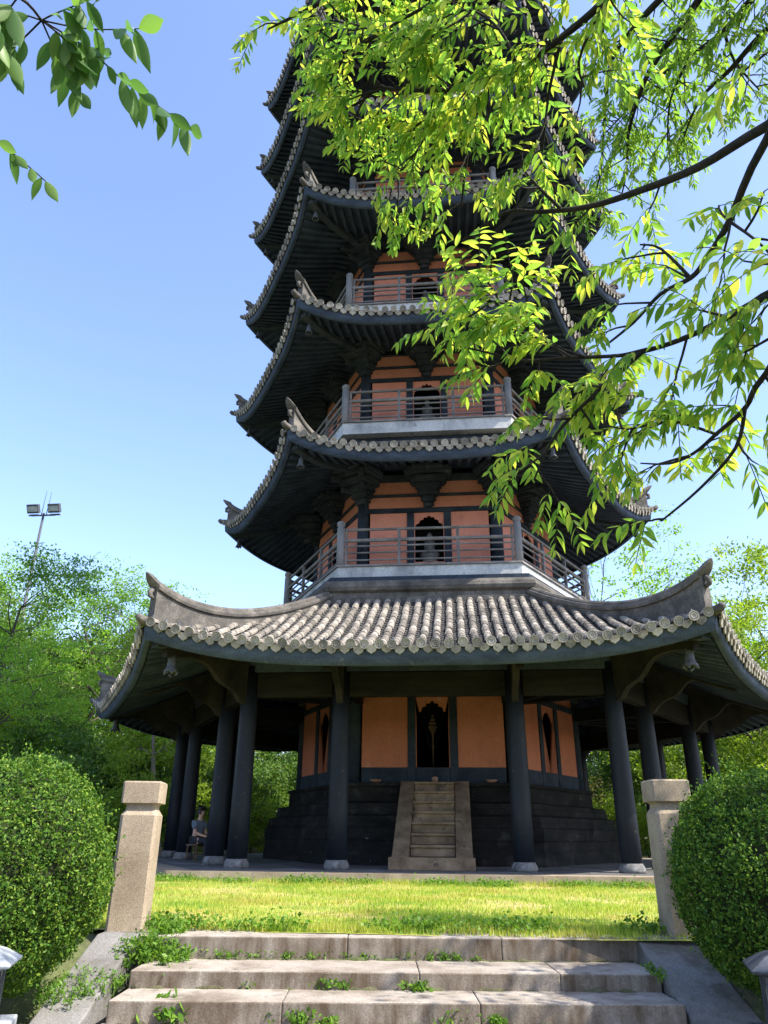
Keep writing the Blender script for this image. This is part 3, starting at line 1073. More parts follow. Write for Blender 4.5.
mb.lathe((0, 0, -0.52), [(0.01, -0.03), (0.035, -0.01), (0.03, 0.02), (0.005, 0.03)], 8)
rod_o = mb.build('clapper_source', M['metal_dark'])
rod_me = rod_o.data
rod_me.name = 'clapper'
bpy.data.objects.remove(rod_o)
for k in range(1, 7):
    rf = ROOFS[k]
    for i, nm in ((0, 'right front'), (5, 'left front'), (1, 'right side'), (4, 'left side')):
        ci = {0: 0, 5: 5, 1: 1, 4: 4}[i]
        # CR(0) is the corner at -60 deg (right front), CR(5) at -120 (left front), CR(1) at 0 (right), CR(4) at 180 (left)
        R = rf.Rc - (0.82 if k == 1 else 0.62)
        p = CR(ci, R, rf.z(R * R3 / 2, R / 2) - (0.60 if k == 1 else 0.62))
        o = bpy.data.objects.new('wind_bell', bell_me)
        COL.objects.link(o)
        o.location = p
        s = 0.92 if k == 1 else 0.66
        o.scale = (s, s, s)
        tag(o, f'grey bronze wind bell hanging under the {nm} corner of the {ORD[k]} roof', 'bell', 'wind bells under the roof corners')
        c = bpy.data.objects.new('clapper', rod_me)
        COL.objects.link(c)
        c.parent = o


def skin_body(name, mat, joints, edges, root=0, parent=None, sub=2):
    """joints: (x,y,z,r)"""
    me = bpy.data.meshes.new(name)
    me.from_pydata([j[:3] for j in joints], edges, [])
    me.materials.append(mat)
    o = bpy.data.objects.new(name, me)
    COL.objects.link(o)
    sk = o.modifiers.new('skin', 'SKIN')
    sk.use_smooth_shade = True
    lay = me.skin_vertices[0].data if me.skin_vertices else None
    if lay is None:
        bm = bmesh.new()
        bm.from_mesh(me)
        bm.verts.layers.skin.verify()
        bm.to_mesh(me)
        bm.free()
        lay = me.skin_vertices[0].data
    for i, j in enumerate(joints):
        r = j[3]
        lay[i].radius = r if hasattr(r, '__len__') else (r, r)
        lay[i].use_root = (i == root)
    ss = o.modifiers.new('subsurf', 'SUBSURF')
    ss.levels = ss.render_levels = sub
    if parent:
        o.parent = parent
    return o


# seated stone figures in the front niches of the upper storeys
for k, nm in ((2, 'first balcony'), (3, 'second balcony'), (4, 'third balcony')):
    zb = ZP[k] - 1.0
    root = empty('statue', (0, -3.40, zb))
    root.scale = (0.82, 0.82, 0.82)
    tag(root, f'pale seated stone figure in the front niche behind the {nm}', 'statue', 'seated statues in the niches')
    prof = [(0.30, 0.28), (0.37, 0.31), (0.38, 0.37), (0.33, 0.43), (0.24, 0.50), (0.20, 0.60), (0.21, 0.70), (0.235, 0.80), (0.21, 0.87), (0.12, 0.91),
            (0.062, 0.935), (0.06, 0.965), (0.095, 1.0), (0.112, 1.06), (0.112, 1.12), (0.09, 1.18), (0.055, 1.205), (0.045, 1.24), (0.02, 1.265)]
    mb = MB()
    mb.lathe((0, 0, 0), prof, 24)
    fig = MB()
    for (x, y, z) in mb.v:
        q = math.hypot(x, y)
        fy = 0.72 if z < 0.93 else 1.0
        y2 = y * fy
        if z < 0.45 and y < 0:
            y2 -= 0.06 * (1 - abs(x) / 0.4)
        if 0.5 < z < 0.72 and y < 0 and abs(x) < 0.14:
            y2 -= 0.05
        fig.v.append((x, y2 - 0.03, z))
    fig.f = mb.f
    fig.build('figure', M['white_stone'], root, smooth=True)
    mb = MB()
    mb.lathe((0, -0.05, 0), [(0.30, 0), (0.32, 0.06), (0.24, 0.12), (0.25, 0.18), (0.34, 0.27), (0.33, 0.30)], 16)
    mb.build('pedestal', M['grey_slab'], root, smooth=False)

# ground floor niche: incense stand and narrow slab
root = empty('incense_stand', (0.0, -3.62, 1.952))
tag(root, 'slender brown stand with carved head inside the dark front doorway', 'stand')
mb = MB()
mb.lathe((0, 0, 0), [(0.14, 0), (0.14, 0.04), (0.05, 0.09), (0.028, 0.2), (0.026, 0.9), (0.045, 0.95), (0.026, 1.0), (0.026, 1.25), (0.06, 1.32), (0.02, 1.4)], 12)
mb.build('pole', M['wood_brown'], root, smooth=True)
mb = MB()
for i, (w, z) in enumerate(((0.16, 1.38), (0.24, 1.46), (0.20, 1.56), (0.12, 1.66), (0.05, 1.76))):
    mb.box((0, 0, z), (w, 0.05, 0.075))
mb.build('carved_head', M['wood_brown'], root, bevel=0.015)
mb = MB()
mb.box((-0.235, -3.55, 2.5), (0.15, 0.08, 1.1))
mb.prism([(-0.31, 3.05), (-0.16, 3.05), (-0.19, 3.10), (-0.28, 3.10)], lambda x, z, d: Vector((x, d, z)), -3.59, -3.51)
tag(mb.build('stone_tablet', M['grey_slab'], bevel=0.01), 'narrow grey upright tablet inside the doorway left of the brown stand', 'tablet')
mb = MB()
mb.lathe((0.05, -4.14, 1.951), [(0.03, 0.0), (0.07, 0.02), (0.085, 0.07), (0.08, 0.12), (0.05, 0.145), (0.01, 0.15)], 14)
tag(mb.build('incense_pot', M['bowl'], smooth=True), 'small pale round pot at the top of the pagoda stair', 'pot')
for sx, nm in ((-1, 'left'), (1, 'right')):
    mb = MB()
    mb.lathe((sx * 1.52, -3.98, 1.951), [(0.05, 0), (0.09, 0.015), (0.15, 0.055), (0.16, 0.075), (0.15, 0.066), (0.05, 0.03)], 14)
    tag(mb.build('bowl', M['bowl'], smooth=True), f'shallow pale clay bowl on the dark plinth {nm} of the stair', 'bowl', 'clay bowls on the plinth')

# ------------------------------------------------------------------ stone steps, posts
def step_stone():
    m = surf('step_granite', [(0.3, (0.17, 0.135, 0.10)), (0.5, (0.33, 0.285, 0.235)), (0.72, (0.43, 0.385, 0.33))], 2.2, 70, 0.88, 0.35, 90,
             fine_amt=0.4, spots=[(2.6, 0.56, 0.70, (0.10, 0.078, 0.055), 0.6), (9, 0.6, 0.72, (0.07, 0.055, 0.04), 0.4)], bdist=0.012, spec=0.15)
    t = m.node_tree
    b = t.nodes['Principled BSDF']
    src = b.inputs['Base Color'].links[0].from_socket
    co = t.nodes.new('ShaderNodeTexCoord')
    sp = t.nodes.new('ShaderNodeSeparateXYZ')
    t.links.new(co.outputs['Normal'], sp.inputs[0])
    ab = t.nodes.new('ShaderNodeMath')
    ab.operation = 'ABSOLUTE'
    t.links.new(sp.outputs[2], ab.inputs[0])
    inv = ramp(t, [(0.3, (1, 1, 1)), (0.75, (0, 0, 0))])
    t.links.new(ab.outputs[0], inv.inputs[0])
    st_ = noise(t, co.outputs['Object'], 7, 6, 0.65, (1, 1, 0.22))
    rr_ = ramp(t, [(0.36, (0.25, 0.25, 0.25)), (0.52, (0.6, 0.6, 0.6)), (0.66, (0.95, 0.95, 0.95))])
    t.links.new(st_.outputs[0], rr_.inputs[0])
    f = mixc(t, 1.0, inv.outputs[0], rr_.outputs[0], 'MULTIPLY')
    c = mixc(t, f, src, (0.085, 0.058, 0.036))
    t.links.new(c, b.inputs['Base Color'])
    return m


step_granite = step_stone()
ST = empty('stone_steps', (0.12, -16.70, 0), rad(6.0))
tag(ST, 'weathered granite garden steps leading up to the lawn', 'steps')
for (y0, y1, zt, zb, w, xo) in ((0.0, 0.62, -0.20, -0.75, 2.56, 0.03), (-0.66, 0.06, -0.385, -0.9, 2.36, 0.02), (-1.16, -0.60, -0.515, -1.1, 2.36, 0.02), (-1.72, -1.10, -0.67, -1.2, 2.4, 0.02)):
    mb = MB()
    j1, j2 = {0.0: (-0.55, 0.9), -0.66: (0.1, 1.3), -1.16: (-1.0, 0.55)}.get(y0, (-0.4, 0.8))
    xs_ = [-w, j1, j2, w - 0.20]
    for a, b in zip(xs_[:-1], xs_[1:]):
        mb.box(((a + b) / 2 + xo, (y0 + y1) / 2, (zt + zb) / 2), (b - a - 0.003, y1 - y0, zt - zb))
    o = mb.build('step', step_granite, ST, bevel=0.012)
rj = random.Random(4)
for (yy, zz) in ((-0.02, -0.392), (-0.645, -0.522), (-1.14, -0.677)):
    mb = MB()
    pts = [(-2.3 + 4.45 * i / 60, yy + rj.gauss(0, 0.012), zz + rj.gauss(0, 0.004)) for i in range(61)]
    mb.tube(pts, [abs(rj.gauss(0.018, 0.010)) for _ in pts], 6)
    mb.build('joint_soil', M['soil'], ST, smooth=True)
for sg in (-1, 1):
    mb = MB()
    x0, x1 = (2.205, 2.75) if sg > 0 else (-2.88, -2.49)
    poly = [(0.30, -0.19), (0.0, -0.19), (-1.9, -0.86), (-1.9, -1.2), (0.30, -1.2)]
    mb.prism(poly, lambda y, z, d: Vector((d, y, z)), x0, x1)
    mb.build('cheek_slab', M['concrete'], ST, fix=True, bevel=0.015)


def stone_post(loc, rz, h, lab):
    root = empty('stone_post', loc, rz)
    tag(root, lab, 'post', 'granite posts beside the steps')
    mb = MB()
    w = 0.185
    c = 0.03

    def ring(w, z, c=c):
        return [Vector((x, y, z)) for x, y in ((-w + c, -w), (w - c, -w), (w, -w + c), (w, w - c), (w - c, w), (-w + c, w), (-w, w - c), (-w, -w + c))]
    prof = [(w, -0.35), (w, h - 0.33), (w - 0.035, h - 0.275), (w - 0.038, h - 0.235), (w - 0.015, h - 0.215)]
    rows = [ring(a, z) for a, z in prof]
    vs = [p for r in rows for p in r]
    fs = [(i * 8 + k, i * 8 + (k + 1) % 8, (i + 1) * 8 + (k + 1) % 8, (i + 1) * 8 + k) for i in range(len(rows) - 1) for k in range(8)]
    mb.add(vs, fs)
    mb.build('shaft', M['granite'], root)
    mb = MB()
    rows = [ring(a, z, 0.02) for a, z in ((w - 0.012, h - 0.215), (w + 0.010, h - 0.212), (w + 0.012, h - 0.015), (w - 0.005, h))]
    vs = [p for r in rows for p in r]
    fs = [(i * 8 + k, i * 8 + (k + 1) % 8, (i + 1) * 8 + (k + 1) % 8, (i + 1) * 8 + k) for i in range(len(rows) - 1) for k in range(8)]
    fs.append(tuple(24 + k for k in range(8)))
    mb.add(vs, fs)
    mb.build('cap', M['granite'], root)


stone_post((-2.62, -16.60, -0.22), rad(12), 1.40, 'square tan granite post with chamfered neck left of the steps, dappled with shade')
stone_post((2.86, -16.10, -0.22), rad(4), 1.46, 'square tan granite post behind the clipped bush right of the steps')


# ------------------------------------------------------------------ foliage helpers
def leaf_cards(rs, centers, size, aspect=0.45, normal_bias=None, bias=0.0, droop=0.0, fold=True):
    """diamond leaves at centers; returns V, Q (two quads folded on the midrib as one 6-vert island)"""
    n = len(centers)
    d = rs.normal(size=(n, 3))
    d[:, 2] -= droop
    d /= np.linalg.norm(d, axis=1)[:, None]
    nn = rs.normal(size=(n, 3))
    if normal_bias is not None:
        nn = nn * (1 - bias) + normal_bias * bias * 1.6
    nn -= d * (nn * d).sum(1)[:, None]
    nn /= np.linalg.norm(nn, axis=1)[:, None] + 1e-9
    s = np.cross(nn, d)
    L = (size * rs.uniform(0.6, 1.3, n))[:, None]
    w = L * aspect
    c = np.asarray(centers)
    V = np.empty((n, 4, 3))
    V[:, 0] = c - d * L * 0.5
    V[:, 1] = c + s * w * 0.5 + nn * L * 0.06
    V[:, 2] = c + d * L * 0.5
    V[:, 3] = c - s * w * 0.5 + nn * L * 0.06
    Q = np.arange(n * 4).reshape(n, 4)
    return V.reshape(-1, 3), Q


# ------------------------------------------------------------------ clipped bushes
def topiary(loc, r, seed, lab):
    rs = np.random.RandomState(seed)
    root = empty('clipped_bush', loc)
    tag(root, lab, 'bush', 'clipped round bushes beside the steps')
    n = 80000
    d = rs.normal(size=(n, 3))
    d /= np.linalg.norm(d, axis=1)[:, None]
    lump = 0.03 * np.sin(d[:, 0] * 2.7 + seed * 2) * np.cos(d[:, 2] * 2.9 + seed) + 0.05 * np.sin(d[:, 0] * 5 + seed) * np.cos(d[:, 1] * 4.3 + d[:, 2] * 3.7) + 0.03 * np.sin(d[:, 2] * 11 + d[:, 0] * 9 + seed) * np.sin(d[:, 1] * 10) + 0.015 * np.sin(d[:, 2] * 27) * np.sin(d[:, 0] * 25 + d[:, 1] * 19)
    hole = np.sin(d[:, 0] * 13 + seed) * np.sin(d[:, 1] * 12 + 2) * np.sin(d[:, 2] * 14 + 1)
    ok = rs.rand(n) > np.clip((hole - 0.35) * 2.2, 0, 0.85)
    d, lump = d[ok], lump[ok]
    n = len(d)
    depth = np.abs(rs.normal(size=n)) * 0.055
    stray = (rs.rand(n) < 0.03) * rs.uniform(0, 0.07, n)
    rr = r * (1 + lump) * (1 - depth) + stray
    c = d * rr[:, None] * np.array([1, 1, 0.97])
    c += rs.normal(size=(n, 3)) * 0.006
    V, Q = leaf_cards(rs, c, 0.029 * rs.uniform(0.6, 1.35, n), 0.55, d, 0.30)
    # fresh shoots standing out of the clipped face
    sh = []
    for _ in range(420):
        q = rs.normal(size=3)
        q /= np.linalg.norm(q)
        if q[2] < -0.5:
            continue
        ax = q * 0.7 + np.array([0, 0, 0.7]) + rs.normal(size=3) * 0.25
        L = rs.uniform(0.04, 0.12)
        for t in np.linspace(0.1, 1, 7):
            sh.append(q * r * 0.99 + ax * L * t + rs.normal(size=3) * 0.007)
    V2, Q2 = leaf_cards(rs, np.array(sh), 0.03, 0.5, np.array([0, 0, 1.0]), 0.2)
    V, Q = np.concatenate([V, V2]), np.concatenate([Q, Q2 + len(V)])
    np_mesh('foliage', V, Q, M['box'], root)
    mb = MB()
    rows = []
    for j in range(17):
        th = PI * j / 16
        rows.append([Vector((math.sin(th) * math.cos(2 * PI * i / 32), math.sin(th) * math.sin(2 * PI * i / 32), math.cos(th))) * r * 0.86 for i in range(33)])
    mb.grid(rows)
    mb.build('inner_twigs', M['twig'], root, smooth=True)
    # upright sprigs poking out of the clipped surface
    mb = MB()
    rnd = random.Random(seed)
    for _ in range(8):
        a = rnd.uniform(0, 2 * PI)
        x, y = 0.18 * math.cos(a), 0.18 * math.sin(a)
        mb.tube([(x * 0.4, y * 0.4, -r - 0.5), (x, y, -r * 0.7), (x * 2.2, y * 2.2, -r * 0.2)], [0.03, 0.025, 0.015], 6)
    mb.build('stem', M['bark'], root)


topiary((-3.09, -18.28, 0.40), 0.90, 3, 'large clipped round bush in sun left of the steps and stone post')
topiary((3.35, -17.62, 0.39), 0.89, 8, 'large clipped round bush half in shade right of the steps')


# ------------------------------------------------------------------ grass and weeds
def blades(rs, pos, h, w, lean=0.5):
    n = len(pos)
    a = rs.uniform(0, 2 * PI, n)
    H = h * rs.uniform(0.5, 1.4, n)
    s = np.stack([np.cos(a), np.sin(a), np.zeros(n)], 1) * (w * rs.uniform(0.6, 1.3, n))[:, None]
    b = rs.uniform(0, 2 * PI, n)
    ln = np.stack([np.cos(b), np.sin(b), np.zeros(n)], 1) * (H * rs.uniform(0.1, lean, n))[:, None]
    V = np.empty((n, 3, 3))
    V[:, 0] = pos - s
    V[:, 1] = pos + s
    V[:, 2] = pos + ln
    V[:, 2, 2] += H
    return V.reshape(-1, 3), np.arange(n * 3).reshape(n, 3)


rs = np.random.RandomState(5)
n = 260000
gy = -16.5 + 7.75 * rs.rand(n) ** 1.25
gx = rs.uniform(-9.5, 9.5, n)
keep = np.ones(n, bool)
dens = 0.5 + 0.5 * np.sin(gx * 1.9 + np.sin(gy * 2.1) * 1.5) * np.sin(gy * 1.6 + gx * 0.7)
keep = rs.rand(n) < (0.18 + 0.82 * dens ** 1.5)
gx, gy = gx[keep], gy[keep]
gz = -0.20 + 0.035 * np.clip((gy + 14) / 5, 0, 1)
edge = np.exp(-((gy + 9.0) / 0.5) ** 2) + np.exp(-((gy + 16.3 - gx * 0.105) / 0.25) ** 2) * (0.4 + 0.6 * (np.sin(gx * 3.1) > 0))
V1, Q1 = blades(rs, np.stack([gx, gy, gz], 1), 0.045 * (1 + 1.1 * edge), 0.006)
o = np_mesh('grass', V1, Q1, M['grass'])
o['kind'] = 'stuff'
# clover-like ground cover along the platform edge and the front of the lawn
nn = 26000
cx = rs.uniform(-6, 6, nn)
which = rs.rand(nn) < 0.6
cy = np.where(which, -9.05 - np.abs(rs.normal(size=nn)) * 0.28, -16.25 + cx * 0.105 + rs.normal(size=nn) * 0.10)
pat = np.sin(cx * 2.3) + np.sin(cx * 5.1 + 1)
kp = rs.rand(nn) < (0.45 + 0.35 * pat)
cx, cy = cx[kp], cy[kp]
cz = -0.17 + np.abs(rs.normal(size=len(cx))) * 0.055
V2, Q2 = leaf_cards(rs, np.stack([cx, cy, cz], 1), 0.045, 0.8, np.array([0, 0, 1.0]), 0.6)
o = np_mesh('clover', V2, Q2, M['weed'])
o['kind'] = 'stuff'


def weed(loc, rx, ry, h, n, seed, lab, size=0.05, fern=False):
    rs = np.random.RandomState(seed)
    root = empty('weed', loc)
    tag(root, lab, 'weed', 'weeds growing around the steps')
    nst = max(6, n // 24)
    Vs, Qs, off = [], [], 0
    mb = MB()
    cs = []
    for i in range(nst):
        a = rs.uniform(0, 2 * PI)
        q = math.sqrt(rs.rand())
        bx, by = rx * q * math.cos(a), ry * q * math.sin(a)
        hh = h * rs.uniform(0.45, 1.1) * (1 - 0.5 * q * q)
        tx, ty = bx + rs.normal() * 0.35 * hh, by + rs.normal() * 0.35 * hh
        mb.tube([(bx, by, -0.03), ((bx + tx) / 2 + 0.01, (by + ty) / 2, hh * 0.6), (tx, ty, hh)], [0.004, 0.003, 0.0015], 4, caps=False)
        for j in range(n // nst):
            t = rs.uniform(0.2, 1.0)
            cs.append((bx + (tx - bx) * t * t + rs.normal() * 0.03, by + (ty - by) * t * t + rs.normal() * 0.03, hh * t + rs.normal() * 0.012))
    V, Q = leaf_cards(rs, np.array(cs), size, 0.38 if fern else 0.5, np.array([0, 0, 1.0]), 0.45)
    np_mesh('leaf', V, Q, M['weed'], root)['kind'] = 'stuff'
    mb.build('stem', M['weed'], root)['kind'] = 'stuff'


for a in [((-2.15, -17.12, -0.40), 0.32, 0.28, 0.30, 1500, 1, 'big bright green weed clump at the left end of the top two steps'),
          ((-2.52, -17.65, -0.56), 0.26, 0.55, 0.22, 2100, 2, 'low spreading weeds over the left ramp slab', 0.04, True),
          ((-2.2, -16.72, -0.24), 0.22, 0.14, 0.20, 700, 3, 'short weed tuft beside the foot of the left stone post', 0.045),
          ((-1.1, -16.78, -0.385), 0.42, 0.06, 0.10, 500, 4, 'low grass tuft along the joint of the upper step, left part', 0.04, True),
          ((0.3, -16.66, -0.385), 0.55, 0.06, 0.10, 600, 13, 'low grass tuft along the joint of the upper step, middle part', 0.04, True),
          ((-1.35, -17.42, -0.515), 0.30, 0.05, 0.09, 320, 5, 'small weed tuft on the second step, left part', 0.04),
          ((-0.45, -17.40, -0.515), 0.2, 0.05, 0.10, 260, 6, 'small weed tuft on the second step, left of the middle', 0.04),
          ((0.28, -17.36, -0.515), 0.09, 0.05, 0.09, 110, 7, 'small broad-leaved weed alone in the middle of the second step', 0.055),
          ((-0.55, -17.93, -0.66), 0.30, 0.06, 0.11, 350, 8, 'weed tuft at the bottom of the frame, left of the middle', 0.045),
          ((0.75, -17.80, -0.66), 0.25, 0.06, 0.12, 350, 9, 'weed tuft at the bottom of the frame, right of the middle', 0.045),
          ((-1.75, -17.96, -0.66), 0.35, 0.12, 0.16, 650, 10, 'long-leaved weed at the bottom left corner of the lowest step', 0.09),
          ((-1.6, -16.84, -0.385), 0.40, 0.05, 0.12, 420, 21, 'grass tuft growing in the upper step joint just right of the big weed clump', 0.04, True),
          ((-0.4, -16.72, -0.385), 0.35, 0.05, 0.09, 330, 22, 'thin grass in the upper step joint, left of the middle tuft', 0.04, True),
          ((-1.85, -17.44, -0.515), 0.28, 0.06, 0.13, 420, 23, 'leafy weed at the left end of the second step joint', 0.045),
          ((2.32, -17.05, -0.40), 0.05, 0.30, 0.11, 160, 11, 'thin grass in the gap beside the right ramp slab', 0.04, True)]:
    weed(*a)

# ------------------------------------------------------------------ garden lanterns
def lantern(loc, rz, lab, capm, bodym, s=1.0):
    root = empty('garden_lantern', loc, rz)
    root.scale = (s, s, s)
    tag(root, lab, 'lantern', 'garden lanterns beside the path')
    mb = MB()

    def sq(w, z):
        return [Vector((x * w, y * w, z)) for x, y in ((-1, -1), (1, -1), (1, 1), (-1, 1))]

    def stack(mb, prof):
        rows = [sq(w, z) for w, z in prof]
        vs = [p for r in rows for p in r]
        fs = [(i * 4 + k, i * 4 + (k + 1) % 4, (i + 1) * 4 + (k + 1) % 4, (i + 1) * 4 + k) for i in range(len(rows) - 1) for k in range(4)]
        fs += [(3, 2, 1, 0), tuple(len(vs) - 4 + k for k in range(4))]
        mb.add(vs, fs)
    stack(mb, [(0.17, -0.1), (0.17, 0.40), (0.21, 0.43), (0.23, 0.47), (0.23, 0.52), (0.16, 0.53)])
    mb.build('base', bodym, root, bevel=0.008)
    mb = MB()
    stack(mb, [(0.118, 0.53), (0.118, 0.80)])
    mb.build('pane', M['pane'], root)
    mb = MB()
    for x in (-1, 1):
        for y in (-1, 1):
            mb.box((x * 0.12, y * 0.12, 0.665), (0.028, 0.028, 0.27))
    for sgn in (-1, 1):
        for ax in (0, 1):
            X, Y = (Vector((1, 0, 0)), Vector((0, 1, 0))) if ax == 0 else (Vector((0, 1, 0)), Vector((-1, 0, 0)))
            o = Y * sgn * 0.121
            for px, pz, w, h in ((0, 0.545, 0.21, 0.02), (0, 0.785, 0.21, 0.02), (0, 0.735, 0.12, 0.013), (0, 0.60, 0.12, 0.013), (-0.06, 0.665, 0.013, 0.15), (0.06, 0.665, 0.013, 0.15),
                                 (-0.085, 0.70, 0.05, 0.013), (0.085, 0.63, 0.05, 0.013), (0.03, 0.76, 0.013, 0.05), (-0.03, 0.57, 0.013, 0.05)):
                mb.box(o + X * px + UPV * pz, (w, 0.012, h), X, Y, UPV)
    mb.build('lattice', M['metal_dark'], root)
    mb = MB()
    stack(mb, [(0.15, 0.80), (0.20, 0.815), (0.205, 0.83), (0.12, 0.885), (0.05, 0.915), (0.02, 0.92)])
    mb.build('cap', capm, root, bevel=0.004)


lantern((2.72, -19.02, -1.0), rad(-12), 'square garden lantern with dark cap and cream panes by the right bush', M['metal_dark'], M['metal_dark'], 1.13)
lantern((-2.43, -19.40, -1.0), rad(20), 'square garden lantern with pale grey cap and base by the left bush', M['grey_cap'], M['grey_cap'], 1.10)

# ------------------------------------------------------------------ floodlight mast
root = empty('floodlight_mast', (-27.0, 19.0, ground_z(-27, 19)))
tag(root, 'tall grey mast with two floodlights rising above the trees on the left', 'floodlight')
ztop = 20.6 - root.location.z
mb = MB()
mb.lathe((0, 0, 0), [(0.15, -0.5), (0.14, 2), (0.075, ztop)], 12)
mb.build('pole', M['metal_dark'], root, smooth=True)
mb = MB()
mb.tube([(-0.85, 0, ztop - 0.15), (0.85, 0, ztop - 0.15)], 0.06, 8)
mb.tube([(-0.15, 0, ztop - 0.1), (-0.1, 0, ztop + 1.7)], [0.03, 0.012], 6)
mb.tube([(0.2, 0, ztop - 0.1), (0.26, 0, ztop + 1.6)], [0.03, 0.012], 6)
mb.build('crossbar', M['metal_dark'], root)
for sx in (-1, 1):
    mb = MB()
    Xd = Vector((1, 0, 0))
    Yd = Vector((0, 0.85, 0.5)).normalized()
    Zd = Xd.cross(Yd)
    c = Vector((sx * 0.75, -0.1, ztop + 0.32))
    mb.box(c, (0.82, 0.3, 0.62), Xd, Yd, Zd)
    mb.box(c - Zd * 0.42, (0.7, 0.08, 0.08), Xd, Yd, Zd)
    fl = mb.build('lamp_head', M['metal_dark'], root, bevel=0.03)
    mb = MB()
    mb.box(c - Yd * 0.155, (0.70, 0.02, 0.36), Xd, Yd, Zd)
    mb.build('glass', M['grey_cap'], fl)
    mb = MB()
    mb.box(c - Zd * 0.52 + Vector((0, 0, 0.05)), (0.86, 0.06, 0.07), Xd, Yd, Zd)
    mb.build('bracket', M['metal'], fl)

# ------------------------------------------------------------------ seated person under the left eave
PX, PY = -6.36, -3.66
root = empty('person', (PX, PY, 0.0), rad(-22))
tag(root, 'person in blue-grey top and dark trousers sitting behind the left columns, dark hair', 'person')
# local frame: person faces +x
J = [(0, 0, 0.52, (0.135, 0.12)), (0.02, 0, 0.70, (0.125, 0.105)), (0.05, 0, 0.92, (0.15, 0.105)), (0.055, 0, 1.01, (0.09, 0.07)), (0.065, 0, 1.07, (0.052, 0.052)), (0.085, 0, 1.15, (0.075, 0.08)), (0.09, 0, 1.24, (0.09, 0.082)), (0.085, 0, 1.31, (0.06, 0.06)),
     (0.05, 0.17, 0.95, 0.058), (0.10, 0.21, 0.70, 0.043), (0.34, 0.13, 0.62, 0.034), (0.43, 0.11, 0.605, (0.028, 0.018)),
     (0.05, -0.17, 0.95, 0.058), (0.10, -0.21, 0.70, 0.043), (0.34, -0.13, 0.62, 0.034), (0.43, -0.11, 0.605, (0.028, 0.018)),
     (0.02, 0.09, 0.50, 0.10), (0.44, 0.11, 0.50, 0.068), (0.40, 0.11, 0.28, 0.055), (0.37, 0.11, 0.08, 0.036), (0.50, 0.12, 0.04, 0.035),
     (0.02, -0.09, 0.50, 0.10), (0.44, -0.11, 0.50, 0.068), (0.46, -0.11, 0.28, 0.055), (0.45, -0.11, 0.08, 0.036), (0.58, -0.12, 0.04, 0.035)]
E = [(0, 1), (1, 2), (2, 3), (3, 4), (4, 5), (5, 6), (6, 7), (2, 8), (8, 9), (9, 10), (10, 11), (2, 12), (12, 13), (13, 14), (14, 15),
     (0, 16), (16, 17), (17, 18), (18, 19), (19, 20), (0, 21), (21, 22), (22, 23), (23, 24), (24, 25)]
skin_body('body', M['skin'], J, E, 0, root)
# clothing follows the body
Jt = [(0.0, 0, 0.50, (0.155, 0.14)), (0, 0, 0.56, (0.15, 0.135)), (0.02, 0, 0.70, (0.14, 0.12)), (0.05, 0, 0.92, (0.165, 0.12)), (0.055, 0, 1.0, (0.10, 0.08)), (0.05, 0.18, 0.95, 0.072), (0.085, 0.215, 0.78, 0.088), (0.05, -0.18, 0.95, 0.072), (0.085, -0.215, 0.78, 0.088)]
skin_body('top', M['shirt'], Jt, [(0, 1), (1, 2), (2, 3), (3, 4), (3, 5), (5, 6), (3, 7), (7, 8)], 0, root)
Jl = [(0, 0, 0.53, (0.15, 0.13)), (0.02, 0.09, 0.505, 0.112), (0.44, 0.11, 0.505, 0.080), (0.40, 0.11, 0.28, 0.088), (0.37, 0.11, 0.11, 0.055), (0.02, -0.09, 0.505, 0.112), (0.44, -0.11, 0.505, 0.080), (0.46, -0.11, 0.28, 0.088), (0.45, -0.11, 0.11, 0.055)]
skin_body('trousers', M['trousers'], Jl, [(0, 1), (1, 2), (2, 3), (3, 4), (0, 5), (5, 6), (6, 7), (7, 8)], 0, root)
for (x, y) in ((0.43, 0.115), (0.51, -0.115)):
    skin_body('shoe', M['shoe'], [(x - 0.08, y, 0.05, (0.045, 0.045)), (x, y, 0.045, (0.045, 0.04)), (x + 0.12, y, 0.032, (0.04, 0.028))], [(0, 1), (1, 2)], 1, root)
skin_body('hair', M['hair'], [(0.045, 0, 1.17, (0.075, 0.07)), (0.05, 0, 1.26, (0.098, 0.09)), (0.095, 0, 1.325, (0.088, 0.06)), (0.15, 0, 1.335, (0.05, 0.02)), (0.21, 0, 1.315, (0.055, 0.012))], [(0, 1), (1, 2), (2, 3), (3, 4)], 1, root)
root = empty('stool', (PX, PY, 0.0), rad(-22))
tag(root, 'low dark stool under the person seated behind the left columns', 'stool')
mb = MB()
mb.box((0.0, 0, 0.40), (0.38, 0.38, 0.045))
mb.build('seat', M['wood_brown'], root, bevel=0.012)
for sx in (-1, 1):
    for sy in (-1, 1):
        mb = MB()
        mb.tube([(sx * 0.17, sy * 0.17, 0.0), (sx * 0.145, sy * 0.145, 0.378)], [0.018, 0.022], 8)
        mb.build('leg', M['wood_brown'], root)

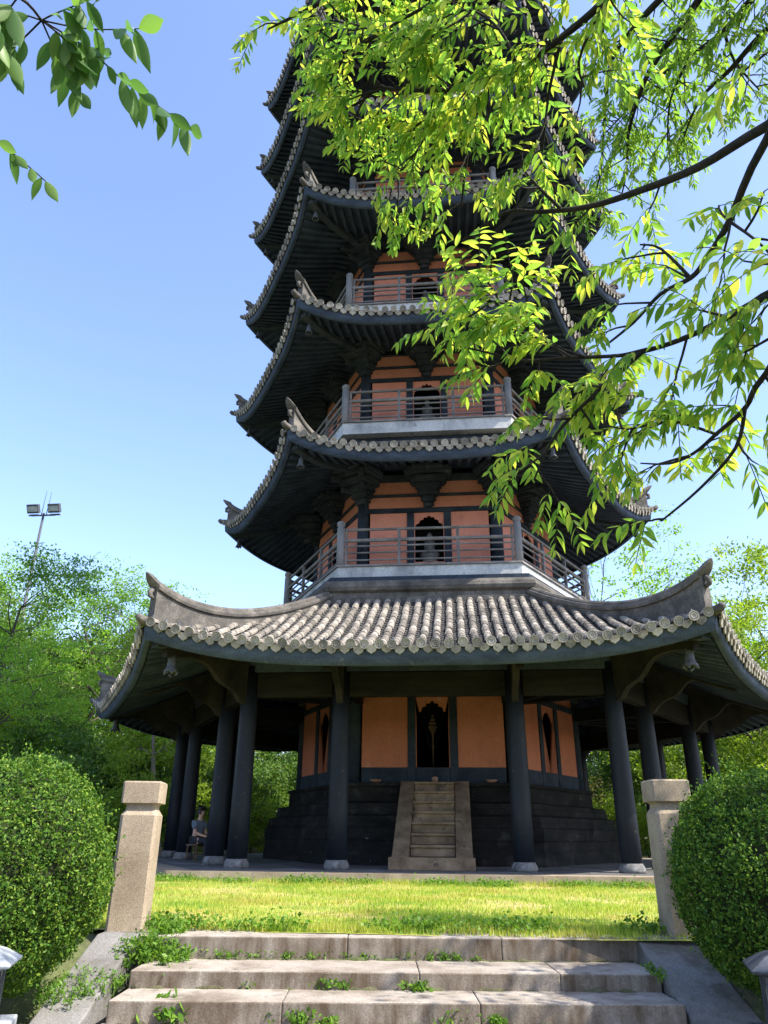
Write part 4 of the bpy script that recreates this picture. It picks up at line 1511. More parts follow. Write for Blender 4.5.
# ------------------------------------------------------------------ background trees
def limb(mb, rnd, p, d, L, r, depth, tips, bend=0.25, nseg=5, split=3, up=0.25, ratio=0.62):
    pts, rs_ = [p.copy()], [r]
    for i in range(nseg):
        d = (d + Vector((rnd.gauss(0, bend), rnd.gauss(0, bend), rnd.gauss(0, bend) + up * 0.2)) * 0.5).normalized()
        p = p + d * (L / nseg)
        pts.append(p.copy())
        rs_.append(lerp(r, r * 0.5, (i + 1) / nseg))
        if depth > 0 and i >= 1 and rnd.random() < 0.75:
            a = rnd.uniform(0, 2 * PI)
            x = d.orthogonal().normalized()
            y = d.cross(x)
            nd = (d * rnd.uniform(0.4, 0.9) + (x * math.cos(a) + y * math.sin(a)) * rnd.uniform(0.6, 1.0) + Vector((0, 0, up * 0.4))).normalized()
            limb(mb, rnd, p, nd, L * ratio * rnd.uniform(0.7, 1.1), rs_[-1] * 0.6, depth - 1, tips, bend, nseg, split, up, ratio)
    mb.tube(pts, rs_, 6 if depth < 2 else 8, caps=False)
    tips.append((pts[-1], d))
    if depth == 0:
        tips.append((pts[len(pts) // 2], d))


def tree_proto(seed, h, crown_r, trunk_h, leaf, nleaf, leaf_m, bark_m, clus=0.8, flat=0.5, depth=3, trunk_r=0.16, lean=0.1, fill=0, nmain=6, twig_frac=1.0):
    rnd = random.Random(seed)
    rs = np.random.RandomState(seed)
    root = empty('tree')
    mb = MB()
    tips = []
    d = Vector((rnd.uniform(-lean, lean), rnd.uniform(-lean, lean), 1)).normalized()
    p = Vector((0, 0, -0.4))
    pts, rr = [p.copy()], [trunk_r * 1.25]
    nst = 8
    H = h * 0.82
    for i in range(nst):
        d = (d + Vector((rnd.gauss(0, 0.09), rnd.gauss(0, 0.09), 0.1))).normalized()
        p = p + d * (H / nst)
        pts.append(p.copy())
        rr.append(lerp(trunk_r, trunk_r * 0.25, (i + 1) / nst))
        zz = p.z
        if zz > trunk_h * 0.9:
            for _ in range(rnd.randint(1, 3)):
                a = rnd.uniform(0, 2 * PI)
                k = 1 - abs((zz - trunk_h) / (h - trunk_h) - 0.4)
                nd = Vector((math.cos(a), math.sin(a), rnd.uniform(0.1, 0.8))).normalized()
                limb(mb, rnd, p, nd, crown_r * (0.5 + 0.45 * k) * rnd.uniform(0.7, 1.1), rr[-1] * 0.55, depth - 2, tips)
    mb.tube(pts, rr, 9, caps=False)
    tips.append((pts[-1], d))
    trunk = mb.build('trunk', bark_m, root, smooth=True)
    cs = []
    tp = [t for t in tips if rnd.random() < twig_frac]
    if fill:
        for _ in range(fill):
            a, q = rnd.uniform(0, 2 * PI), rnd.random() ** 0.4
            zz = rnd.uniform(-1, 1)
            rad_ = crown_r * math.sqrt(max(0.05, 1 - zz * zz)) * q
            tp.append((Vector((rad_ * math.cos(a), rad_ * math.sin(a), trunk_h + (h - trunk_h) * (0.5 + 0.5 * zz))), d))
    per = max(8, nleaf // max(1, len(tp)))
    for t, d_ in tp:
        m = int(per * rnd.uniform(0.4, 1.6))
        g = rs.normal(size=(m, 3)) * np.array([clus, clus, clus * flat]) * rnd.uniform(0.6, 1.1) * 0.55
        cs.append(g + np.array(t))
    c = np.concatenate(cs)
    V, Q = leaf_cards(rs, c, leaf, 0.5, np.array([0, 0, 1.0]), 0.45)
    np_mesh('crown', V, Q, leaf_m, root)
    return root


protos = {
    'airy': tree_proto(11, 11, 3.6, 3.0, 0.15, 10500, TREEMATS[0], M['bark'], 0.7, 0.28, 4, 0.17, 0.15, twig_frac=0.8),
    'airy_mid': tree_proto(12, 12, 3.8, 3.5, 0.16, 11500, TREEMATS[1], M['bark'], 0.75, 0.30, 4, 0.18, 0.1, twig_frac=0.8),
    'dense': tree_proto(13, 9, 3.4, 1.5, 0.20, 20000, TREEMATS[2], M['bark'], 1.0, 0.7, 4, 0.16, 0.1, fill=60),
    'yellow': tree_proto(14, 10, 3.4, 3.0, 0.15, 13000, TREEMATS[3], M['bark'], 0.7, 0.4, 4, 0.14, 0.15, twig_frac=0.7),
    'sparse': tree_proto(15, 11, 3.2, 3.2, 0.13, 3600, TREEMATS[0], M['bark'], 0.5, 0.35, 4, 0.13, 0.2, twig_frac=0.6),
    'pale_trunk': tree_proto(16, 9, 3.0, 4.2, 0.18, 11000, TREEMATS[3], M['bark_pale'], 0.8, 0.45, 4, 0.17, 0.25),
    'shrub': tree_proto(17, 3.6, 2.2, 0.4, 0.17, 11000, TREEMATS[2], M['bark'], 0.7, 0.7, 3, 0.07, 0.1, fill=50),
    'shrub_light': tree_proto(18, 3.2, 2.2, 0.4, 0.14, 10000, TREEMATS[3], M['bark'], 0.6, 0.6, 3, 0.06, 0.1, fill=45),
    'shrub_brown': tree_proto(19, 3.2, 1.9, 0.5, 0.13, 4500, TREEMATS[4], M['bark_pale'], 0.6, 0.6, 4, 0.06, 0.2, fill=15),
}
KIND = {
    'airy': ('tree', 'light green airy tree with layered fine leaves'), 'airy_mid': ('tree', 'tall mid green tree with layered branches'),
    'dense': ('tree', 'dense dark evergreen tree'), 'yellow': ('tree', 'yellow-green young-leaved tree'),
    'sparse': ('tree', 'half-bare tree with thin fresh leaves'), 'pale_trunk': ('tree', 'tree with pale bare trunk and light crown'),
    'shrub': ('shrub', 'broad dark green shrub'), 'shrub_light': ('shrub', 'low yellow-green shrub'), 'shrub_brown': ('shrub', 'brownish twiggy shrub'),
}
used = set()
rnd = random.Random(77)
plan = []


def pt(kind, x, y, s=1.0):
    plan.append((kind, x, y, s))


# left wood, roughly front to back
for t in [('airy', -13.5, 2.0, 0.62), ('shrub', -12.0, -1.5, 0.8), ('airy_mid', -16.5, 6.5, 0.8), ('airy', -19.5, 4.5, 0.75), ('sparse', -16.0, 11.5, 0.95), ('dense', -20.5, 10.0, 0.85),
          ('sparse', -24.0, 13.0, 1.1), ('sparse', -20.0, 17.0, 1.1), ('sparse', -24.5, 18.5, 1.1), ('dense', -15.5, 17.0, 0.9), ('pale_trunk', -11.6, 7.5, 0.9),
          ('sparse', -13.5, 14.5, 0.95), ('sparse', -17.0, 20.0, 1.0), ('dense', -27.0, 15.0, 1.0), ('sparse', -29.0, 22.0, 1.15), ('shrub', -15.0, 4.0, 0.9),
          ('shrub_light', -11.3, 3.6, 0.7), ('shrub', -13.0, 9.5, 1.0), ('airy_mid', -30, 10, 0.9), ('dense', -24.0, 7.0, 0.8), ('shrub_light', -17.5, 1.0, 0.9), ('shrub', -19.5, 0.0, 0.9),
          ('pale_trunk', -12.4, 10.0, 1.0), ('shrub', -17.5, 8.0, 1.3), ('shrub', -22.0, 13.0, 1.4), ('shrub_light', -15.0, 11.0, 1.2), ('shrub', -20.0, 14.0, 1.4), ('shrub', -11.0, 17.5, 1.3), ('shrub_light', -25.0, 4.0, 1.2), ('shrub', -27.0, 9.0, 1.4), ('airy', -33.0, 16.0, 1.0)]:
    far = not t[0].startswith('shrub') and t[0] != 'pale_trunk'
    pt(t[0], t[1] * (1.42 if far else 1), t[2] * (1.42 if far else 1) + (3 if far else 0), t[3] * (1.46 if far else 1.0))
for t in [('dense', -36, 16, 1.0), ('dense', -31, 24, 1.05), ('dense', -40, 24, 1.1), ('dense', -26, 28, 1.05), ('dense', -33, 33, 1.15), ('dense', -21, 33, 1.05), ('airy_mid', -28, 21, 0.95),
          ('airy', -24.5, 22.5, 0.95), ('airy_mid', -37, 29, 1.1), ('dense', -23, 18, 0.8), ('shrub_light', -22, 9, 1.5), ('shrub_light', -26, 13.5, 1.6), ('airy', -20.5, 12.5, 0.7), ('airy_mid', -20.0, 26.0, 1.2), ('airy', -16.5, 29.0, 1.25), ('airy_mid', -13.5, 32.0, 1.3), ('airy', -24.0, 31.0, 1.3)]:
    pt(*t)
# behind the pagoda
for t in [('shrub', -9.0, 12.0, 1.0), ('shrub', -6.2, 14.0, 1.05), ('shrub_light', -7.8, 10.6, 0.6), ('shrub', -3.0, 15.0, 1.0), ('dense', -8.0, 19.0, 0.8), ('dense', -2.0, 20.0, 0.8),
          ('shrub', 0.5, 14.0, 1.0), ('shrub_light', 3.6, 14.5, 1.0), ('dense', 4.0, 20.0, 0.8), ('shrub_brown', 6.2, 12.0, 1.0), ('shrub', 8.0, 15.0, 1.05), ('shrub_light', 8.6, 10.5, 0.75),
          ('dense', 9.5, 21.0, 0.75), ('shrub_light', -11.5, 14.0, 0.9), ('airy', -5, 23, 0.8), ('airy_mid', 2, 26, 0.8), ('dense', -12.5, 24.0, 0.8), ('dense', -8.5, 27.0, 0.8), ('shrub', -6.5, 18.5, 1.3), ('shrub', 2.5, 18.0, 1.3), ('dense', 7.5, 26, 0.8), ('shrub', 11.0, 19.0, 1.4), ('shrub', -14.0, 20.0, 1.4)]:
    pt(*t)
# right side
for t in [('shrub_light', 10.8, 6.5, 0.9), ('shrub', 11.8, 10.0, 1.0), ('yellow', 13.2, 9.5, 0.75), ('sparse', 14.5, 13.5, 1.0), ('yellow', 16.5, 16.0, 0.95), ('sparse', 18.5, 13.0, 1.0), ('yellow', 12.0, 15.5, 0.75),
          ('dense', 15.5, 20.0, 0.75), ('shrub_light', 13.5, 5.0, 0.9), ('shrub', 15.0, 8.0, 1.0), ('pale_trunk', 12.8, 7.0, 0.6), ('yellow', 20.5, 18.0, 1.0), ('sparse', 16.0, 19.0, 1.1), ('dense', 21, 11, 0.8),
          ('shrub_light', 17.0, 5.0, 1.0)]:
    pt(t[0], t[1], t[2], t[3] * 1.5 if not t[0].startswith('shrub') else t[3])
pt('airy', 7.5, -19.1, 0.72)
pt('yellow', 9.5, -17.6, 0.8)
for kind, x, y, s in plan:
    p = protos[kind]
    nmk, lab = KIND[kind]
    if kind in used:
        o = copy_tree(p)
    else:
        o = p
        used.add(kind)
    o.name = nmk
    o.location = (x, y, ground_z(x, y))
    o.rotation_euler.z = rnd.uniform(0, 6.28)
    sc = s * rnd.uniform(0.94, 1.06)
    o.scale = (sc, sc, sc * rnd.uniform(0.95, 1.05))
    where = 'right of the bush and steps' if y < -10 else 'in the wood left of the pagoda' if x < -9.5 else ('right of the pagoda' if x > 9.8 else 'behind the pagoda columns')
    tag(o, f'{lab} {where}', nmk, f'{lab}s {where}')

# ------------------------------------------------------------------ near trees whose branches hang over the view
def leaflet_verts(base, d, nrm, L, w, curl):
    """pointed leaflet with midrib fold and curl: 3 columns x 6 rows"""
    s = d.cross(nrm).normalized()
    rows = []
    for i, (t, ww) in enumerate(((0.0, 0.05), (0.08, 0.38), (0.18, 0.70), (0.32, 0.95), (0.46, 1.0), (0.60, 0.88), (0.74, 0.64), (0.87, 0.32), (1.0, 0.02))):
        c = base + d * (L * t) + nrm * (-curl * L * t * t)
        rows.append((c + s * (w * ww / 2) + nrm * (w * 0.16 * ww), c, c - s * (w * ww / 2) + nrm * (w * 0.16 * ww)))
    return rows


class LeafMesh:
    def __init__(s):
        s.v, s.f = [], []

    def leaflet(s, *a):
        rows = leaflet_verts(*a)
        k = len(s.v)
        for r in rows:
            s.v.extend(r)
        for i in range(len(rows) - 1):
            for j in range(2):
                q = k + i * 3 + j
                s.f.append((q, q + 1, q + 4, q + 3))

    def build(s, name, mat, parent):
        return np_mesh(name, np.array([tuple(p) for p in s.v]), np.array(s.f), mat, parent, smooth=True)


def compound_leaf(lm, mb, rnd, p, d, L, nl, leafL, droop=1.0):
    """pinnate leaf: arching rachis with hanging leaflets"""
    pts = [p.copy()]
    n = nl + 1
    for i in range(n):
        d = (d + Vector((rnd.gauss(0, 0.05), rnd.gauss(0, 0.05), -0.11 * droop))).normalized()
        p = p + d * (L / n)
        pts.append(p.copy())
    mb.tube(pts, [0.0022] + [0.0014] * (len(pts) - 1), 4, caps=False)
    for i in range(1, len(pts)):
        dd = (pts[i] - pts[i - 1]).normalized()
        side = dd.cross(Vector((0, 0, 1)))
        if side.length < 0.1:
            side = dd.cross(Vector((1, 0, 0)))
        side.normalize()
        sgs = (-1, 1) if i < len(pts) - 1 else (-1, 1, 0)
        for sg in sgs:
            if rnd.random() < 0.06:
                continue
            ld = (dd * rnd.uniform(0.35, 0.7) + side * sg * rnd.uniform(0.5, 0.9) + Vector((0, 0, -rnd.uniform(0.05, 0.85) * droop))).normalized()
            if sg == 0:
                ld = (dd + Vector((0, 0, -0.2))).normalized()
            nr = Vector((rnd.gauss(0, 0.45), rnd.gauss(0, 0.45), 1))
            nr = (nr - ld * nr.dot(ld)).normalized()
            l = leafL * rnd.uniform(0.7, 1.15) * (0.75 if i == len(pts) - 1 else 1)
            lm.leaflet(pts[i], ld, nr, l, l * rnd.uniform(0.23, 0.34), rnd.uniform(-0.1, 0.5))


def interp(pts, t):
    seg = [(b - a).length for a, b in zip(pts[:-1], pts[1:])]
    T = sum(seg) * t
    for (a, b), L in zip(zip(pts[:-1], pts[1:]), seg):
        if T <= L or L == seg[-1] and (a, b) == (pts[-2], pts[-1]):
            return a.lerp(b, min(1, T / L)), (b - a).normalized()
        T -= L
    return pts[-1], (pts[-1] - pts[-2]).normalized()


def smooth_path(pts, k=4):
    pts = [Vector(p) for p in pts]
    if len(pts) < 3:
        return pts
    out = []
    for i in range(len(pts) - 1):
        p0, p1, p2, p3 = pts[max(0, i - 1)], pts[i], pts[i + 1], pts[min(len(pts) - 1, i + 2)]
        for j in range(k):
            t = j / k
            out.append(0.5 * ((2 * p1) + (p2 - p0) * t + (2 * p0 - 5 * p1 + 4 * p2 - p3) * t * t + (3 * p1 - p0 - 3 * p2 + p3) * t ** 3))
    out.append(pts[-1])
    return out


def dress(mbb, lm, rnd, path, r0, r1, nt, tw, leafL, ncl=3, t0=0.25, nl=(4, 6), droop=1.0, spread=1.0):
    """branch tube plus nt twigs of length tw, each carrying ncl compound leaves"""
    pts = smooth_path(path)
    mbb.tube(pts, [lerp(r0, r1, i / (len(pts) - 1)) for i in range(len(pts))], 8, caps=True)
    for i in range(nt):
        t = t0 + (1 - t0) * (i + rnd.random()) / nt
        p, d = interp(pts, t)
        a = rnd.uniform(0, 2 * PI)
        x = d.orthogonal().normalized()
        y = d.cross(x)
        td = (d * rnd.uniform(0.2, 0.9) + (x * math.cos(a) + y * math.sin(a)) * spread * rnd.uniform(0.5, 1.0) + Vector((0, 0, 0.18))).normalized()
        q, qs = p.copy(), [p.copy()]
        L = tw * rnd.uniform(0.5, 1.2)
        for j in range(4):
            td = (td + Vector((rnd.gauss(0, 0.12), rnd.gauss(0, 0.12), rnd.gauss(-0.04, 0.1)))).normalized()
            q = q + td * L / 4
            qs.append(q.copy())
        mbb.tube(qs, [0.0045, 0.004, 0.0034, 0.0028, 0.002], 5, caps=False)
        for c in range(ncl):
            pp, dd = interp(qs, 0.35 + 0.65 * (c + 1) / ncl)
            s = dd.cross(Vector((0, 0, 1)))
            s = s.normalized() if s.length > 0.05 else Vector((1, 0, 0))
            sg = 1 if c % 2 else -1
            ld = (dd * 0.8 + s * sg * rnd.uniform(0.2, 0.9) + Vector((0, 0, rnd.uniform(-0.35, 0.2)))).normalized()
            n_ = rnd.randint(*nl)
            compound_leaf(lm, mbb, rnd, pp, ld, leafL * 0.48 * n_ * rnd.uniform(0.85, 1.1), n_, leafL, droop)


RT = empty('overhanging_tree', (4.6, -22.6, -0.95))
tag(RT, 'broad tree right of the view whose bright yellow-green leafy branches hang over the top', 'tree')
rnd = random.Random(21)
off = Vector((-4.6, 22.6, 0.95))


def W2L(pts, o=off):
    return [Vector(p) + o for p in pts]


mbT = MB()
mbT.tube([(0, 0, -0.4), (0.02, 0.03, 0.5), (-0.05, 0.05, 1.6), (-0.12, 0.02, 2.8), (-0.3, 0.1, 4.2), (-0.5, 0.15, 5.6), (-0.6, 0.3, 7.2)], [0.26, 0.21, 0.18, 0.165, 0.14, 0.11, 0.05], 14)
trunk = mbT.build('trunk', M['bark'], RT, smooth=True)
mbB = MB()
lmN = LeafMesh()    # near, sunlit leaves
lmF = LeafMesh()    # higher, finer leaves


def conn(start, pts):
    """joins a branch (world points) back to the trunk (local start)"""
    return [Vector(start)] + W2L(pts)


A = [(2.03, -23.11, 2.74), (1.77, -22.85, 2.82), (1.62, -22.66, 2.87), (1.45, -22.51, 2.93), (1.29, -22.38, 3.0), (1.11, -22.29, 3.08), (0.98, -22.21, 3.17), (0.79, -22.06, 3.17)]
B = [(1.71, -23.6, 2.46), (1.56, -23.19, 2.37), (1.53, -22.96, 2.32), (1.51, -22.81, 2.32), (1.5, -22.69, 2.35), (1.44, -22.57, 2.39), (1.38, -22.42, 2.39), (1.31, -22.28, 2.4)]
Cc = [(1.77, -23.24, 1.98), (1.55, -23.03, 1.99), (1.5, -22.94, 2.01), (1.43, -22.85, 2.02), (1.35, -22.76, 2.04), (1.25, -22.68, 2.07), (1.09, -22.61, 2.12), (0.96, -22.55, 2.16), (0.82, -22.52, 2.23), (0.7, -22.49, 2.29)]
D = [(1.67, -23.37, 1.87), (1.49, -23.05, 1.74), (1.48, -22.92, 1.72), (1.44, -22.8, 1.71), (1.41, -22.69, 1.71), (1.37, -22.59, 1.73), (1.31, -22.5, 1.78)]
Ee = [(1.52, -23.19, 3.41), (1.3, -22.94, 3.39), (1.16, -22.8, 3.41), (1.02, -22.68, 3.43), (0.88, -22.6, 3.47), (0.74, -22.55, 3.52), (0.57, -22.52, 3.58), (0.45, -22.51, 3.64), (0.35, -22.54, 3.74), (0.29, -22.56, 3.83)]
LF = 0.062
# main limbs: (path, r0, r1, twigs, twig length, leaflet, leaves per twig, first t)
dress(mbB, lmN, rnd, conn((-0.12, 0.02, 2.7), [(3.2, -23.0, 2.6)] + A), 0.024, 0.005, 3, 0.2, LF, 2, 0.78)
dress(mbB, lmN, rnd, conn((-0.1, 0.02, 2.3), [(2.6, -23.4, 2.7)] + B), 0.016, 0.004, 8, 0.2, LF, 3, 0.70)
dress(mbB, lmN, rnd, conn((-0.06, 0.05, 1.9), [(2.8, -23.1, 2.0)] + Cc), 0.013, 0.003, 22, 0.19, LF, 3, 0.60)
dress(mbB, lmN, rnd, conn((-0.05, 0.05, 1.7), [(2.7, -23.2, 1.9)] + D), 0.011, 0.0025, 13, 0.17, LF, 3, 0.64)
dress(mbB, lmN, rnd, conn((-0.2, 0.05, 3.4), [(2.6, -23.1, 3.3)] + Ee), 0.018, 0.004, 46, 0.20, LF, 3, 0.62)
for path, r0, r1, nt_, tw, n_, t0 in [
    ([(1.18, -22.37, 3.01), (1.08, -22.43, 3.09), (1.02, -22.48, 3.14)], 0.008, 0.003, 3, 0.14, 2, 0.3),
    ([(1.3, -22.72, 2.05), (1.18, -22.6, 1.99), (1.08, -22.5, 1.93), (1.03, -22.42, 1.88), (0.99, -22.34, 1.81)], 0.008, 0.003, 7, 0.14, 3, 0.2),
    ([(1.1, -22.55, 2.16), (1.01, -22.58, 2.26), (0.91, -22.6, 2.36), (0.79, -22.58, 2.4)], 0.006, 0.003, 12, 0.17, 3, 0.1),
    ([(1.47, -22.94, 1.71), (1.48, -22.81, 1.66), (1.42, -22.66, 1.61), (1.34, -22.52, 1.57)], 0.006, 0.003, 2, 0.10, 2, 0.2),
    ([(1.46, -22.76, 1.73), (1.36, -22.69, 1.82), (1.26, -22.6, 1.85), (1.19, -22.54, 1.91)], 0.005, 0.002, 7, 0.15, 3, 0.1),
    ([(1.5, -22.69, 2.35), (1.42, -22.7, 2.47), (1.37, -22.66, 2.53)], 0.006, 0.003, 2, 0.14, 2, 0.2),
    ([(1.53, -22.96, 2.32), (1.59, -23.0, 2.17), (1.61, -23.02, 2.01)], 0.005, 0.002, 6, 0.16, 3, 0.1),
    ([(0.89, -22.58, 3.49), (0.84, -22.43, 3.42), (0.81, -22.29, 3.35), (0.79, -22.16, 3.27)], 0.009, 0.004, 8, 0.13, 2, 0.05),
    ([(0.45, -22.49, 3.67), (0.37, -22.43, 3.66), (0.29, -22.39, 3.66), (0.28, -22.34, 3.66)], 0.008, 0.003, 6, 0.16, 3, 0.1),
    ([(0.27, -22.54, 3.81), (0.4, -22.58, 3.82), (0.54, -22.64, 3.84), (0.72, -22.71, 3.86), (0.96, -22.82, 3.88)], 0.006, 0.008, 16, 0.25, 3, 0.05),
    ([(1.16, -22.81, 3.38), (1.13, -22.66, 3.32), (1.12, -22.54, 3.26), (1.11, -22.4, 3.19)], 0.007, 0.003, 6, 0.18, 3, 0.1),
    ([(1.01, -22.74, 3.35), (0.94, -22.81, 3.48), (0.83, -22.83, 3.58), (0.72, -22.77, 3.63)], 0.007, 0.003, 10, 0.24, 3, 0.1),
    ([(0.74, -22.51, 3.57), (0.66, -22.38, 3.51), (0.57, -22.27, 3.46), (0.47, -22.19, 3.43)], 0.007, 0.003, 14, 0.18, 3, 0.05),
    ([(1.29, -22.97, 3.34), (1.22, -22.79, 3.29), (1.28, -22.66, 3.25)], 0.007, 0.003, 3, 0.16, 2, 0.2),
    ([(0.57, -22.52, 3.58), (0.52, -22.58, 3.7), (0.42, -22.64, 3.81), (0.25, -22.65, 3.88)], 0.007, 0.003, 10, 0.2, 3, 0.1),
    ([(0.65, -22.8, 4.11), (0.29, -22.67, 4.04), (0.2, -22.63, 4.04), (0.09, -22.6, 4.02), (-0.05, -22.56, 4.0)], 0.016, 0.004, 5, 0.15, 2, 0.45),
]:
    dress(mbB, lmN, rnd, W2L(path), r0, r1, nt_, tw, LF, n_, t0)
# joins for the short leader above the view
mbB.tube([W2L([(0.65, -22.8, 4.11)])[0], W2L([(1.4, -22.9, 4.0)])[0], Vector((-0.32, 0.1, 4.3))], [0.016, 0.03, 0.05], 8)
# the higher, finer branches at the upper right
G = [(2.29, -22.18, 4.97), (2.16, -21.9, 4.95), (2.08, -21.71, 4.96), (1.99, -21.51, 4.95), (1.96, -21.35, 4.95), (1.93, -21.12, 4.89), (1.95, -20.9, 4.8), (1.94, -20.7, 4.74)]
H = [(2.56, -22.2, 4.88), (2.43, -21.91, 4.9), (2.35, -21.71, 4.94), (2.25, -21.55, 5.01), (2.14, -21.39, 5.09), (1.99, -21.17, 5.11), (1.84, -20.94, 5.12)]
I = [(2.26, -22.07, 5.16), (2.01, -21.77, 5.18), (1.9, -21.59, 5.21), (1.81, -21.4, 5.22), (1.81, -21.13, 5.15), (1.82, -20.76, 4.97), (1.78, -20.5, 4.87)]
J = [(2.79, -22.16, 4.74), (2.52, -21.82, 4.77), (2.4, -21.58, 4.79), (2.29, -21.38, 4.81), (2.23, -21.1, 4.73)]
LS = 0.064
for path, s, nt_, t0 in ((G, (-0.4, 0.12, 4.9), 34, 0.45), (H, (-0.4, 0.12, 4.8), 30, 0.45), (I, (-0.45, 0.12, 5.2), 36, 0.45), (J, (-0.38, 0.12, 4.6), 14, 0.5)):
    dress(mbB, lmF, rnd, conn(s, path), 0.028, 0.004, nt_, 0.30, LS, 3, t0)
for path, nt_ in (([(2.21, -21.56, 4.97), (2.14, -21.33, 4.89), (2.16, -21.11, 4.76)], 9), ([(2.31, -21.79, 4.84), (2.4, -21.65, 4.77), (2.56, -21.53, 4.67)], 7)):
    dress(mbB, lmF, rnd, W2L(path), 0.01, 0.004, nt_, 0.3, LS, 3, 0.1)
# the rest of the crown, above and right of the view
for (e, h) in [((0.6, 2.4), 6.4), ((1.8, 0.6), 6.0), ((1.6, -1.2), 5.6), ((-0.6, -1.4), 6.6), ((0.2, 0.3), 8.2), ((2.2, 1.6), 5.0), ((0.9, 1.0), 7.4)]:
    p1 = Vector((e[0], e[1], h))
    dress(mbB, lmF, rnd, [Vector((-0.35, 0.12, min(6.8, h - 1.5))), Vector((e[0] * 0.4 - 0.2, e[1] * 0.4, h - 0.7)), p1], 0.05, 0.006, 26, 0.45, 0.08, 3, 0.3)
mbB.build('branch', M['bark_near'], trunk, smooth=True)
lmN.build('foliage', M['near_leaf'], RT)
lmF.build('upper_foliage', M['far_leaf'], RT)

LT = empty('overhanging_tree', (-2.9, -25.2, -0.95))
tag(LT, 'slender tree left of the view with dark green pinnate leaves in the top left corner', 'tree')
off2 = Vector((2.9, 25.2, 0.95))
mbT = MB()
mbT.tube([(0, 0, -0.4), (0.03, 0.0, 0.6), (0.0, 0.05, 1.8), (0.1, 0.1, 3.0), (0.1, 0.05, 4.6)], [0.13, 0.10, 0.085, 0.065, 0.03], 12)
trunk = mbT.build('trunk', M['bark'], LT, smooth=True)
mbB = MB()
lmS = LeafMesh()
rnd = random.Random(9)


def bare(path, r0, r1, o=off2):
    pts = smooth_path(W2L(path, o))
    mbB.tube(pts, [lerp(r0, r1, i / (len(pts) - 1)) for i in range(len(pts))], 8)
    return pts


mbB.tube([Vector((0.05, 0.07, 2.3)), W2L([(-1.6, -24.7, 1.75)], off2)[0], W2L([(-0.7, -24.35, 1.85)], off2)[0]] + W2L([(-0.2, -24.06, 1.99)], off2), [0.03, 0.016, 0.008, 0.004], 8)
bare([(-0.2, -24.06, 1.99), (-0.13, -23.93, 2.06), (-0.08, -23.85, 2.13), (-0.08, -23.78, 2.17)], 0.004, 0.0025)
mbB.tube(W2L([(-0.7, -24.35, 1.85), (-0.4, -24.1, 1.86), (-0.21, -23.8, 1.9)], off2), [0.006, 0.004, 0.002], 6)
mbB.tube(W2L([(-0.2, -24.06, 1.99), (-0.14, -23.98, 2.03), (-0.11, -23.93, 2.05)], off2), [0.003, 0.002, 0.002], 6)


def pinnate(path, n, leafL, o=off2, start=0.2, hang=1.0):
    """leaf with a given rachis"""
    pts = smooth_path(W2L(path, o))
    mbB.tube(pts, [0.002 - 0.001 * i / len(pts) for i in range(len(pts))], 5)
    for i in range(n):
        t = start + (1 - start) * (i + 0.5) / n
        for sg in (-1, 1):
            p, d = interp(pts, min(0.99, t + 0.02 * sg))
            if rnd.random() < 0.08:
                continue
            side = d.cross(Vector((0, 0, 1))).normalized()
            ld = (d * rnd.uniform(0.2, 0.6) + side * sg * rnd.uniform(0.15, 0.8) + Vector((0, 0, -rnd.uniform(0.4, 1.2) * hang))).normalized()
            nr = Vector((-0.25 + rnd.gauss(0, 0.4), 0.7 + rnd.gauss(0, 0.4), 0.65 + rnd.gauss(0, 0.3)))
            nr = (nr - ld * nr.dot(ld)).normalized()
            l = leafL * rnd.uniform(0.75, 1.15)
            lmS.leaflet(p, ld, nr, l, l * rnd.uniform(0.33, 0.42), rnd.uniform(0, 0.25))


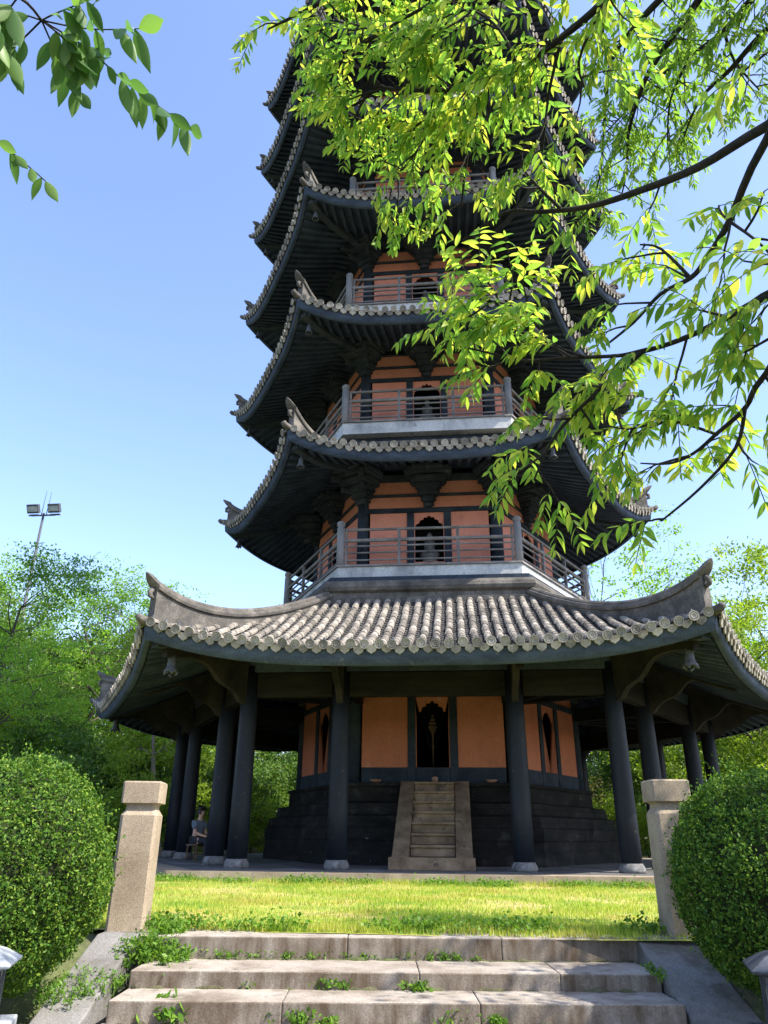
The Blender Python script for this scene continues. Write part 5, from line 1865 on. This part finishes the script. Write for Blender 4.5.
pinnate([(-0.08, -23.78, 2.17), (-0.02, -23.71, 2.18), (0.03, -23.64, 2.17), (0.07, -23.59, 2.17), (0.14, -23.52, 2.16)], 11, 0.075)
pinnate([(-0.08, -23.78, 2.17), (-0.08, -23.7, 2.16), (-0.07, -23.63, 2.15)], 5, 0.066)
pinnate([(-0.08, -23.78, 2.17), (-0.12, -23.77, 2.13), (-0.16, -23.77, 2.08), (-0.2, -23.77, 2.03)], 6, 0.075)
pinnate([(-0.08, -23.78, 2.17), (-0.01, -23.73, 2.21), (0.08, -23.69, 2.26)], 6, 0.075)
pinnate([(-0.08, -23.78, 2.17), (-0.05, -23.78, 2.19), (0.03, -23.78, 2.23)], 6, 0.075)
pinnate([(-0.21, -23.8, 1.9), (-0.15, -23.72, 1.91), (-0.12, -23.66, 1.91), (-0.1, -23.61, 1.91)], 4, 0.055, start=0.35)
pinnate([(-0.08, -23.78, 2.17), (-0.05, -23.72, 2.19), (-0.01, -23.67, 2.23)], 6, 0.072)
pinnate([(-0.08, -23.78, 2.17), (-0.05, -23.74, 2.165), (-0.02, -23.69, 2.14)], 5, 0.07)
pinnate([(-0.08, -23.78, 2.17), (-0.12, -23.80, 2.16), (-0.15, -23.78, 2.13)], 6, 0.075)
pinnate([(-0.08, -23.85, 2.13), (-0.10, -23.84, 2.11), (-0.13, -23.82, 2.08)], 5, 0.075)
pinnate([(-0.11, -23.93, 2.05), (-0.1, -23.83, 2.03), (-0.11, -23.78, 2.03)], 5, 0.07)
# the rest of its small crown, left of and above the view
for (e, h) in [((-0.8, 0.9), 4.6), ((-0.9, -0.7), 4.9), ((0.5, -0.9), 4.7), ((-0.2, 0.4), 5.6), ((-1.1, 0.1), 4.0)]:
    dress(mbB, lmS, rnd, [Vector((0.1, 0.07, h - 1.6)), Vector((e[0] * 0.5, e[1] * 0.5, h - 0.5)), Vector((e[0], e[1], h))], 0.025, 0.005, 12, 0.35, 0.07, 3, 0.3)
mbB.build('branch', M['bark_near'], trunk, smooth=True)
lmS.build('foliage', M['shade_leaf'], LT)
